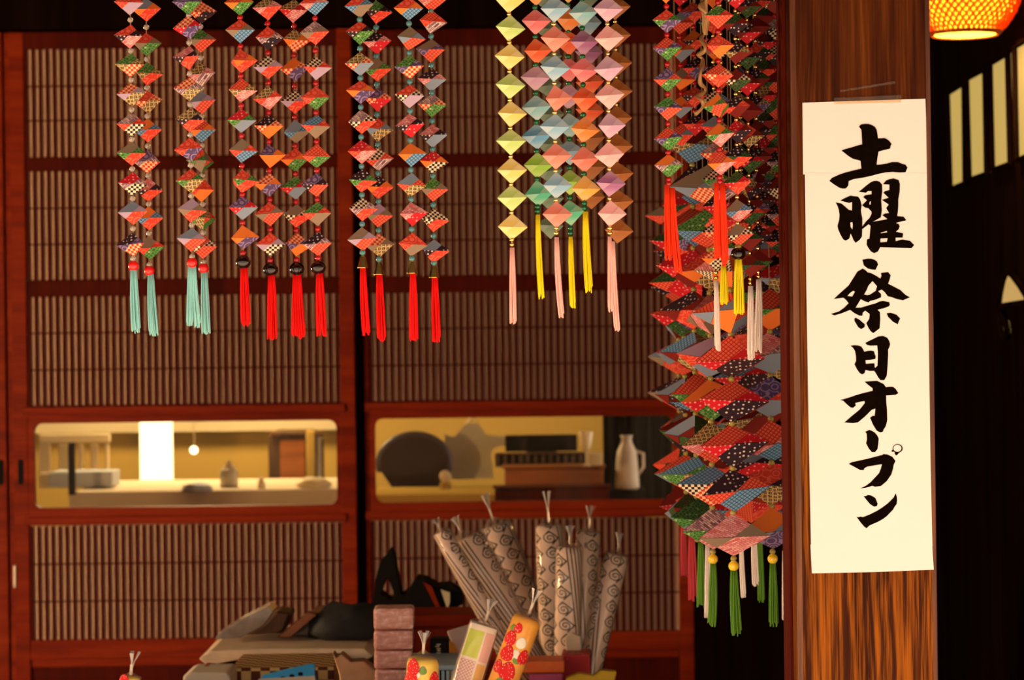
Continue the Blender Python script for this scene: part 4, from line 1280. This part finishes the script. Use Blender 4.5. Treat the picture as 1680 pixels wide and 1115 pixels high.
def tube_uv(name, prof, n, mat, parent, turn=0.0, squash=1.0):
    """Lathe with a seam and UVs in metres (around, along)."""
    mb, uv = MB(), []
    rm = max(r for r, z in prof)
    for r, z in prof:
        for k in range(n + 1):
            a = 2 * math.pi * k / n + turn
            mb.v.append((r * math.cos(a), r * math.sin(a) * squash, z)); uv.append((rm * 2 * math.pi * k / n, z))
    for i in range(len(prof) - 1):
        for k in range(n):
            a = i * (n + 1) + k
            mb.f.append((a, a + 1, a + n + 2, a + n + 1)); mb.m.append(0)
    e = (len(prof) - 1) * (n + 1)
    mb.f.append(tuple(e + k for k in range(n))); mb.m.append(0)
    mb.f.append(tuple(reversed(range(n)))); mb.m.append(0)
    return mb.build(name, mat, parent, smooth=True, uv=uv)


def wrapper(parent, r, L, lean=0.0, tail=0.05, body=True, seed=0):
    """Cellophane sleeve gathered at the top into a twisted, flared tail."""
    mb = MB()
    n = 20
    prof = [(r * 1.04, -0.002), (r * 1.05, L * 0.3), (r * 1.05, L * 0.75), (r * 1.03, L), (r * 0.86, L + r * 0.10), (r * 0.42, L + r * 0.26), (r * 0.13, L + r * 0.48)]
    for i, (q, z) in enumerate(prof):
        for k in range(n):
            a = 2 * math.pi * k / n
            w = 1 + 0.035 * math.sin(k * 2.7 + i * 1.9 + seed) + (0.10 * math.sin(k * 5.1) if i > 3 else 0)
            mb.v.append((q * w * math.cos(a) + lean * max(0, z - L), q * w * math.sin(a), z))
    for i in range(len(prof) - 1):
        for k in range(n):
            a, b = i * n + k, i * n + (k + 1) % n
            mb.f.append((a, b, b + n, a + n)); mb.m.append(0)
    mb.build('cellophane_wrap', M['cellophane'], parent, smooth=True)
    tl = MB()
    z0 = L + r * 0.44
    for k in range(5):
        a = k * 1.26 + seed
        dx_, dy_ = math.cos(a), math.sin(a)
        w0, w1 = 0.0010, 0.0030
        p0 = Vector((lean * (z0 - L), 0, z0)); p1 = p0 + Vector((dx_ * 0.004 + lean * tail * 0.5, dy_ * 0.003, tail * 0.45)); p2 = p1 + Vector((dx_ * 0.010 + lean * tail * 0.5, dy_ * 0.006, tail * 0.40))
        sd = Vector((-dy_, dx_, 0))
        tl.add([p0 - sd * w0, p0 + sd * w0, p1 + sd * w0 * 1.2, p1 - sd * w0 * 1.2, p2 + sd * w1, p2 - sd * w1], [(0, 1, 2, 3), (3, 2, 4, 5)])
    tl.tube([(lean * (z0 - L), 0, z0 - 0.004), (lean * (z0 - L) * 1.1, 0, z0 + tail * 0.35)], 0.0020, 6)
    tl.build('twisted_tail', M['film_tail'], parent)


M['film_tail'] = clear('film_tail', (1, 0.93, 0.84), 0.32, 0.15)


def aim(o, top):
    dirv = (top - o.location)
    o.rotation_euler = dirv.to_track_quat('Z', 'Y').to_euler()
    return dirv.length


M['scroll'] = scroll_mat()
M['scroll_plain'] = plain('roll_end_paper', (0.42, 0.29, 0.19), 0.7, 0.2)
RG = 'cellophane-wrapped rolls with black scroll print'


def big_roll(label, top, bot, d, rpx, lean=0.0, turn=0.0, tail=0.05, seed=0):
    k = d / F
    pt, pb = P(*top, d), P(*bot, d)
    pb = pb + (pb - pt).normalized() * max(0.0, (pb.z - TZ - 0.02) / max(0.2, (pt - pb).normalized().z))
    root = empty('wrapped_roll', pb, label, 'wrapped roll', RG)
    L = aim(root, pt)
    r = rpx * k
    tube_uv('printed_roll', [(r * 0.9, 0), (r, 0.01), (r, L - 0.012), (r * 0.93, L)], 28, M['scroll'], root, turn)
    wrapper(root, r, L, lean, tail, seed=seed)
    return root


big_roll('thin striped cellophane roll leaning furthest left in its bunch', (724, 872), (800, 1012), 4.34, 15, 0.0, 0.3, 0.02, 1)
big_roll('widest scroll-print roll, leaning left behind the pastel towel bar', (762, 884), (862, 1080), 4.40, 33, -0.4, 1.0, 0.03, 2)
big_roll('scroll-print roll with tall tie top, behind the widest one', (812, 862), (890, 1080), 4.60, 29, -0.9, 2.1, 0.05, 3)
big_roll('upright striped roll in middle of bunch with tall knotted tie', (900, 862), (908, 1080), 4.49, 22, 0.2, 4.55, 0.06, 4)
big_roll('upright scroll-print roll right of the knotted striped one', (934, 897), (930, 1080), 4.33, 22, 0.3, 0.2, 0.03, 5)
big_roll('narrow glossy roll with tail pointing right', (966, 872), (946, 1080), 4.66, 20, 1.2, 3.0, 0.04, 6)
big_roll('scroll-print roll leaning furthest right with brown paper end', (1012, 910), (970, 1085), 4.43, 20, 1.3, 2.6, 0.03, 7)


# small towels in the foreground
def towel_mat(name, a, b, sc=90.0, kind='noise'):
    t = NT(name)
    nz = t.noise(t.coord('Object'), sc, 3)
    return t.done(t.mix(nz, a, b), 0.75, 0.2)


M['towel_orange'] = towel_mat('towel_orange', (0.80, 0.30, 0.012), (0.90, 0.46, 0.03))
M['towel_yellow'] = towel_mat('towel_yellow', (0.86, 0.52, 0.03), (0.90, 0.68, 0.12))
t = NT('berry_print'); nd = t.n('TexVoronoi'); t.put(nd.inputs['Vector'], t.coord('Object')); nd.inputs['Scale'].default_value = 320
M['berry'] = t.done(t.mix(t.math('LESS_THAN', nd.outputs['Distance'], 0.22), (0.66, 0.012, 0.012), (0.90, 0.50, 0.36)), 0.6, 0.2)
M['leaf'] = plain('leaf_print', (0.16, 0.26, 0.04), 0.7, 0.2)
M['blossom'] = plain('blossom_print', (0.82, 0.74, 0.58), 0.7, 0.2)
TG = 'small cellophane-wrapped towels in front'


def small_roll(label, top, bot, d, rpx, mat, lean, tail, seed, berries=(), leaves=(), whites=()):
    k = d / F
    pt, pb = P(*top, d), P(*bot, d)
    root = empty('wrapped_towel', pb, label, 'wrapped towel', TG)
    L = aim(root, pt)
    r = rpx * k
    rt = tube_uv('rolled_towel', [(r * 0.94, 0), (r, 0.008), (r, L - 0.008), (r * 0.9, L - 0.002), (r * 0.5, L)], 24, mat, root)
    up = root.rotation_euler.to_quaternion()
    inv = up.inverted()
    to_cam = inv @ Vector((0, -1, 0)); to_r = inv @ Vector((1, 0, 0))
    for grp, nm, m, s in ((berries, 'printed_berry', 'berry', 0.0100), (leaves, 'printed_leaf', 'leaf', 0.0062), (whites, 'printed_blossom', 'blossom', 0.0062)):
        for (f, z, ss) in grp:
            ang = f * 1.2
            nrm = (to_cam * math.cos(ang) + to_r * math.sin(ang)); nrm.z = 0; nrm.normalize()
            bm = bmesh.new(); bmesh.ops.create_uvsphere(bm, u_segments=12, v_segments=8, radius=1.0)
            for v in bm.verts:
                v.co = Vector((v.co.x * 0.85 * (1 - 0.25 * v.co.y), v.co.y, v.co.z * 0.16)) * s * ss
            o = MB().bm(bm).build(nm, M[m], rt, smooth=True, loc=nrm * (r * 1.005) + Vector((0, 0, L * z)))
            o.rotation_euler = nrm.to_track_quat('Z', 'Y').to_euler()
    wrapper(root, r, L, lean, tail, seed=seed)
    return root


small_roll('orange wrapped towel printed with red strawberries, tilted right', (866, 1012), (808, 1165), 3.55, 24, M['towel_orange'], 0.35, 0.036, 1,
           berries=[(-0.35, 0.88, 0.75), (-0.6, 0.76, 1.15), (-0.45, 0.61, 1.2), (-0.75, 0.45, 1.0), (-0.05, 0.44, 1.35), (0.6, 0.62, 1.1), (-0.2, 0.12, 1.2), (0.5, 0.2, 1.0)],
           leaves=[(-0.25, 0.31, 1.2), (0.25, 0.58, 1.1), (-0.7, 0.86, 0.9)], whites=[(0.05, 0.62, 1.3), (0.15, 0.75, 1.4)])
small_roll('yellow wrapped towel with red berry print, short and upright at front', (694, 1079), (690, 1165), 3.5, 26, M['towel_yellow'], 0.25, 0.030, 2,
           berries=[(-0.5, 0.86, 1.2), (-0.6, 0.6, 1.5), (0.75, 0.62, 1.2), (-0.5, 0.3, 1.2)], leaves=[(0.05, 0.80, 1.0), (-0.1, 0.55, 0.8)], whites=[(-0.25, 0.72, 0.9)])
small_roll('wrapped towel peeking up at bottom left with twisted film tail', (214, 1110), (210, 1165), 3.5, 17, M['towel_yellow'], 0.5, 0.030, 3,
           berries=[(-0.4, 0.9, 1.0), (0.5, 0.6, 1.2)], leaves=[(0.1, 0.75, 0.8)])

# pastel square-folded towel bar
pt, pb = P(795, 1024, 3.6), P(752, 1165, 3.6)
sb = empty('wrapped_towel', pb, 'pastel checked towel bar in cellophane, green and pink panels on top', 'wrapped towel', TG)
L = aim(sb, pt)
kk = 3.6 / F
inv = sb.rotation_euler.to_quaternion().inverted()
fx, fy = inv @ Vector((1, 0, 0)), inv @ Vector((0, 1, 0))
ang0 = math.atan2(fx.y, fx.x)
ft = MB().box(-23 * kk, 23 * kk, -15 * kk, 15 * kk, 0, L, b=0.004).build('folded_towel', plain('towel_white', (0.86, 0.74, 0.62), 0.8, 0.2), sb)
ft.rotation_euler = (0, 0, ang0)
t = NT('plaid_pink'); nd = t.n('TexChecker'); t.put(nd.inputs[0], t.coord('Object')); nd.inputs[1].default_value = (0.86, 0.66, 0.58, 1); nd.inputs[2].default_value = (0.62, 0.34, 0.34, 1); nd.inputs[3].default_value = 380
M['plaid'] = t.done(nd.outputs[0], 0.8, 0.1)
for nm, x0, x1, z0, z1, m in (('green_panel', -22, 4, 0.62, 0.93, plain('panel_green', (0.58, 0.66, 0.10), 0.8, 0.2)), ('pink_panel', 7, 22, 0.60, 0.93, plain('panel_pink', (0.82, 0.48, 0.42), 0.8, 0.2)),
                              ('plaid_panel', -22, 4, 0.02, 0.59, M['plaid']), ('orange_panel', 7, 22, 0.02, 0.57, plain('panel_orange', (0.84, 0.50, 0.16), 0.8, 0.2))):
    o = MB().box(x0 * kk, x1 * kk, -15.7 * kk, -14.5 * kk, L * z0, L * z1, b=0.0003).build(nm, m, ft)
wrapper(sb, 25 * kk, L, 0.35, 0.030, seed=5)
# stand that carries the front towels
st_ = MB().box(-0.52, 0.10, 0.0, 0.14, 0, 0.118, b=0.004)
props(st_.build('towel_stand', M['walnut'], loc=(-0.02, 3.46, TZ)), 'wooden display step under the small wrapped towels', 'stand')


# ---- other goods
def box_on(name, px0, px1, py0, py1, d, dep, mat, label, cat, rz=0.0, b=0.003, group=None, down=None):
    mb, lc = bxp(px0, px1, py0, py1, d, dep, b)
    o = mb.build(name, mat, loc=lc)
    o.rotation_euler = (0, 0, math.radians(rz))
    return props(o, label, cat, group)


t = NT('pink_film_box'); nz = t.noise(t.coord('Object', scale=(1, 1, 2.2)), 60, 4, 0.7)
M['pinkfoil'] = t.done(t.ramp(nz, [(0.35, (0.55, 0.21, 0.15)), (0.55, (0.74, 0.34, 0.26)), (0.70, (0.90, 0.66, 0.54))]), 0.25, 0.5)
for i, (y0, y1, nm) in enumerate(((997, 1033, 'top'), (1034, 1066, 'second from top'), (1067, 1097, 'third from top'), (1098, 1128, 'lowest'))):
    box_on('film_wrapped_box', 613 + i * 0.5, 678 - i * 0.7, y0, y1, 4.05 + 0.002 * i, 0.06, M['pinkfoil'], f'pink film-wrapped box, {nm} of the stack of four', 'box', rz=random.uniform(-1.5, 1.5), b=0.005, group='stack of pink film-wrapped boxes')
box_on('pedestal_block', 610, 682, 1129, 1172, 4.04, 0.08, M['walnut'], 'dark block under the stack of pink boxes', 'block')

M['wrap_paper'] = plain('kraft_beige', (0.60, 0.44, 0.28), 0.6, 0.3, vary=0.25, scale=25)
M['film_grey'] = plain('glossy_grey_film', (0.20, 0.15, 0.12), 0.14, 0.8, vary=0.7, scale=45)
M['char'] = plain('charcoal_cloth', (0.022, 0.020, 0.018), 0.7, 0.2, vary=0.4, scale=30)


def sheet_pack(name, outline, d, dep, mat, label, cat, puff=0.006, group=None):
    """Flat soft package: photo outline given depth, edges rounded."""
    c = P(sum(p[0] for p in outline) / len(outline), max(p[1] for p in outline), d)
    pts = [(P(x, y, d).x - c.x, P(x, y, d).z - c.z) for x, y in outline]
    area = sum(a[0] * b[1] - b[0] * a[1] for a, b in zip(pts, pts[1:] + pts[:1]))
    if area < 0: pts.reverse()
    mb = MB().poly(pts, 0, dep)
    o = mb.build(name, mat, loc=c)
    bv = o.modifiers.new('soft', 'BEVEL'); bv.width = puff; bv.segments = 3; bv.limit_method = 'ANGLE'
    return props(o, label, cat, group)


sheet_pack('paper_package', [(326, 1080), (345, 1068), (420, 1064), (520, 1063), (598, 1064), (612, 1076), (598, 1084), (500, 1084), (400, 1080), (340, 1092)], 4.5, 0.30, M['wrap_paper'], 'wide flat beige paper package lying on top of its pile', 'package')
sheet_pack('paper_package', [(340, 1093), (420, 1086), (560, 1086), (600, 1090), (602, 1106), (360, 1108)], 4.52, 0.28, plain('dark_card', (0.045, 0.020, 0.010), 0.7), 'dark thin package under the wide beige one', 'package')
sheet_pack('film_sleeve', [(352, 1047), (362, 1036), (392, 1018), (440, 994), (448, 1004), (432, 1026), (395, 1046), (375, 1048)], 4.6, 0.10, M['film_grey'], 'shiny grey film sleeve at left end of the pile', 'package')
sheet_pack('brown_sleeve', [(396, 1043), (436, 1020), (452, 1002), (478, 1006), (468, 1034), (452, 1043)], 4.73, 0.10, M['walnut'], 'dark brown sleeve right of the shiny grey one', 'package')
sheet_pack('wooden_stick', [(455, 1045), (505, 1004), (520, 1008), (476, 1045)], 4.62, 0.03, M['amberwood'], 'orange-brown wooden stick lying tilted on the beige package', 'stick', 0.002)
sheet_pack('film_sleeve', [(478, 1043), (500, 1022), (530, 1006), (552, 1002), (540, 1024), (522, 1043)], 4.66, 0.10, M['film_grey'], 'crinkled clear film sleeve right of the wooden stick', 'package')
lump('charcoal_pouch', 572, 1046, 4.64, 0.075, 0.045, 0.040, M['char'], 'charcoal cloth pouch left of the pink boxes', 'pouch', 12)
lump('brown_pouch', 556, 1034, 4.78, 0.055, 0.035, 0.035, M['walnut'], 'dim brown pouch behind the charcoal one', 'pouch', 17)
t = NT('check_weave'); nd = t.n('TexChecker'); t.put(nd.inputs[0], t.coord('Object', loc=(0.004, 0.004, 0.004))); nd.inputs[1].default_value = (0.62, 0.40, 0.14, 1); nd.inputs[2].default_value = (0.10, 0.02, 0.008, 1); nd.inputs[3].default_value = 62
M['check_weave'] = t.done(nd.outputs[0], 0.7, 0.2)
box_on('checked_box', 378, 548, 1094, 1160, 4.3, 0.20, M['check_weave'], 'yellow and brown checked woven box under the goods', 'box')
bl = empty('blue_card', P(470, 1128, 4.2), 'bright blue card with three black marks leaning at bottom', 'card')
cpts = [(430, 1108), (508, 1089), (516, 1090), (516, 1106), (522, 1128), (424, 1128)]
c0 = bl.location
MB().poly(list(reversed([(P(x, y, 4.2).x - c0.x, P(x, y, 4.2).z - c0.z) for x, y in cpts])), 0, 0.012).build('card_sheet', plain('card_blue', (0.03, 0.33, 0.64), 0.5, 0.3), bl)
for x, y in ((464, 1112), (479, 1108.5), (493, 1105)):
    mk = [(P(x + 4.5 * math.cos(a), y + 3.2 * math.sin(a), 4.2).x - c0.x, P(x + 4.5 * math.cos(a), y + 3.2 * math.sin(a), 4.2).z - c0.z) for a in [i * math.pi / 5 for i in range(10)]]
    MB().poly(list(reversed(mk)), -0.0006, 0.0).build('black_mark', M['black'], bl)
MB().poly(list(reversed([(P(x, y, 4.2).x - c0.x, P(x, y, 4.2).z - c0.z) for x, y in [(424, 1113), (516, 1108), (520, 1128), (424, 1128)]])), -0.0012, -0.0002).build('white_strip', M['beige_cloth'], bl)
# kraft paper bag with zigzag mouth
sheet_pack('kraft_bag', [(545, 1070), (552, 1080), (560, 1072), (575, 1086), (596, 1084), (612, 1096), (626, 1106), (630, 1140), (560, 1140), (556, 1105)], 4.15, 0.05, plain('kraft_brown', (0.50, 0.28, 0.14), 0.7, 0.2, vary=0.3, scale=40), 'crumpled brown paper bag in front of the beige package', 'bag', 0.003)
sheet_pack('white_tray', [(300, 1108), (312, 1103), (372, 1103), (378, 1112), (378, 1150), (300, 1150)], 4.2, 0.12, M['beige_cloth'], 'pale tray cut off at bottom left', 'tray')
sheet_pack('red_packet', [(320, 1101), (336, 1092), (366, 1096), (370, 1102)], 4.28, 0.05, plain('packet_red', (0.36, 0.04, 0.008), 0.5), 'dull red packet lying behind the pale tray', 'packet', 0.002)

# light blue plastic basket
bk = empty('plastic_basket', P(722, 1170, 3.95), 'light blue slotted plastic basket behind yellow towel', 'basket')
M['basket'] = plain('basket_plastic', (0.26, 0.36, 0.38), 0.45, 0.3)
mb, lc = bxp(668, 776, 1090, 1100, 3.95, 0.16); mb.build('basket_rim', M['basket'], bk, loc=lc - bk.location)
for i in range(14):
    mb, lc = bxp(669 + i * 8, 673 + i * 8, 1100, 1170, 3.955, 0.004, 0.0005); mb.build('basket_slat', M['basket'], bk, loc=lc - bk.location)
mb, lc = bxp(669, 775, 1160, 1170, 3.96, 0.14); mb.build('basket_base', M['basket'], bk, loc=lc - bk.location)
# black box with pale writing marks
bb = empty('black_box', P(722, 1120, 4.1), 'black box with column of small pale marks beside basket', 'box')
mb, lc = bxp(706, 736, 1047, 1122, 4.1, 0.04); mb.build('box_body', M['black'], bb, loc=lc - bb.location)
for i, yy in enumerate((1056, 1063, 1070, 1077, 1084)):
    mm = MB()
    for (x, y, w_, h_) in ((716, yy, 7, 1.2), (719, yy + 2, 1.3, 3), (714 + i % 2 * 3, yy + 3.4, 6, 1.1)):
        a, c = P(x, y + h_, 4.099), P(x + w_, y, 4.099)
        mm.box(a.x - bb.location.x, c.x - bb.location.x, -0.0015, 0.0, a.z - bb.location.z, c.z - bb.location.z)
    mm.build('pale_mark', M['cream'], bb)
sheet_pack('paper_envelope', [(733, 1036), (778, 1022), (790, 1040), (790, 1120), (752, 1120), (748, 1070)], 4.25, 0.012, plain('envelope_rose', (0.50, 0.34, 0.28), 0.7, 0.2), 'pale rosy envelope leaning behind the pastel towel bar', 'envelope', 0.002)
sheet_pack('orange_card', [(736, 1050), (746, 1056), (758, 1086), (758, 1120), (736, 1120)], 4.18, 0.008, plain('card_orange', (0.62, 0.24, 0.02), 0.6, 0.2), 'narrow orange card beside the black box', 'card', 0.002)
wc = empty('wooden_crate', P(725, 1100, 4.72), 'dim red-brown wooden crate behind pink boxes', 'crate')
mb, lc = bxp(678, 790, 1028, 1110, 4.72, 0.14); mb.build('crate_body', M['door_wood'], wc, loc=lc - wc.location)
mb, lc = bxp(674, 794, 1008, 1030, 4.715, 0.15); mb.build('crate_rim', M['door_wood'], wc, loc=lc - wc.location)
# black crumpled kite-like figure with horns
bf = empty('black_figure', P(690, 1010, 5.0), 'black jagged cloth figure lying before the lattice', 'figure')
fpts = [(606, 998), (612, 985), (616, 952), (622, 925), (640, 902), (646, 912), (652, 950), (658, 978), (668, 972), (684, 948), (700, 952), (716, 962), (738, 960), (756, 972), (760, 990), (744, 998), (748, 1006), (706, 1012), (640, 1012)]
fp = list(reversed([(P(x, y, 5.0).x - bf.location.x, P(x, y, 5.0).z - bf.location.z) for x, y in fpts]))
fo = MB().poly(fp, 0, 0.10, holes=[[(P(x, y, 5.0).x - bf.location.x, P(x, y, 5.0).z - bf.location.z) for x, y in [(624, 975), (634, 945), (640, 955), (648, 980), (640, 986)]]])
o = fo.build('cloth_body', M['black'], bf)
for nm, pp, m in (('red_lining', [(694, 954), (708, 962), (722, 996), (718, 1002)], 'door_wood'), ('green_tag', [(723, 967), (738, 972), (738, 988), (734, 1000)], 'cream')):
    MB().poly(list(reversed([(P(x, y, 4.99).x - bf.location.x, P(x, y, 4.99).z - bf.location.z) for x, y in pp])), -0.008, 0.004).build(nm, M[m], bf)
bs = MB().box(-0.12, 0.10, 0.0, 0.12, -0.16, 0.0)
props(bs.build('black_plinth', M['black'], loc=P(690, 1012, 5.02)), 'black plinth under the jagged black figure', 'plinth')
lg_z = P(690, 1012, 5.02).z - 0.16
lg = MB().box(-0.3, 0.2, 0, 0.3, 0.02, lg_z)
props(lg.build('low_cupboard', M['slat_wood'], loc=(P(690, 1012, 5.02).x, 4.95, 0)), 'dark low cupboard behind the sales table', 'cupboard')

# boxes in front of the rolls, right
t = NT('red_orange_print'); nz = t.noise(t.coord('Object'), 45, 3)
M['box_orange'] = t.done(t.mix(nz, (0.80, 0.06, 0.008), (0.90, 0.24, 0.03)), 0.5, 0.3)
t = NT('red_flower_print'); nd = t.n('TexVoronoi'); t.put(nd.inputs['Vector'], t.coord('Object')); nd.inputs['Scale'].default_value = 70
M['box_red'] = t.done(t.mix(t.math('LESS_THAN', nd.outputs['Distance'], 0.3), (0.36, 0.008, 0.008), (0.62, 0.12, 0.05)), 0.5, 0.3)
box_on('printed_box', 858, 926, 1084, 1104, 4.15, 0.08, M['box_orange'], 'orange-red printed box in front of the rolls', 'box')
box_on('printed_box', 868, 924, 1104.5, 1150, 4.15, 0.08, plain('box_magenta', (0.52, 0.07, 0.16), 0.5), 'magenta box under the orange-red one', 'box')
box_on('printed_box', 922, 968, 1073, 1150, 4.22, 0.08, M['box_red'], 'red floral box at right beside the orange-red one', 'box', rz=-3)
sheet_pack('yellow_paper', [(928, 1112), (950, 1104), (975, 1108), (984, 1099), (1012, 1101), (1008, 1118), (1000, 1150), (930, 1150)], 4.1, 0.02, plain('yellow_card', (0.60, 0.36, 0.02), 0.6, 0.2), 'creased yellow paper at the right end of goods', 'paper', 0.003)
sheet_pack('kraft_wedge', [(926, 1046), (938, 1038), (952, 1044), (954, 1074), (930, 1078)], 4.28, 0.02, M['wrap_paper'], 'small beige paper wedge before the upright roll', 'paper', 0.002)
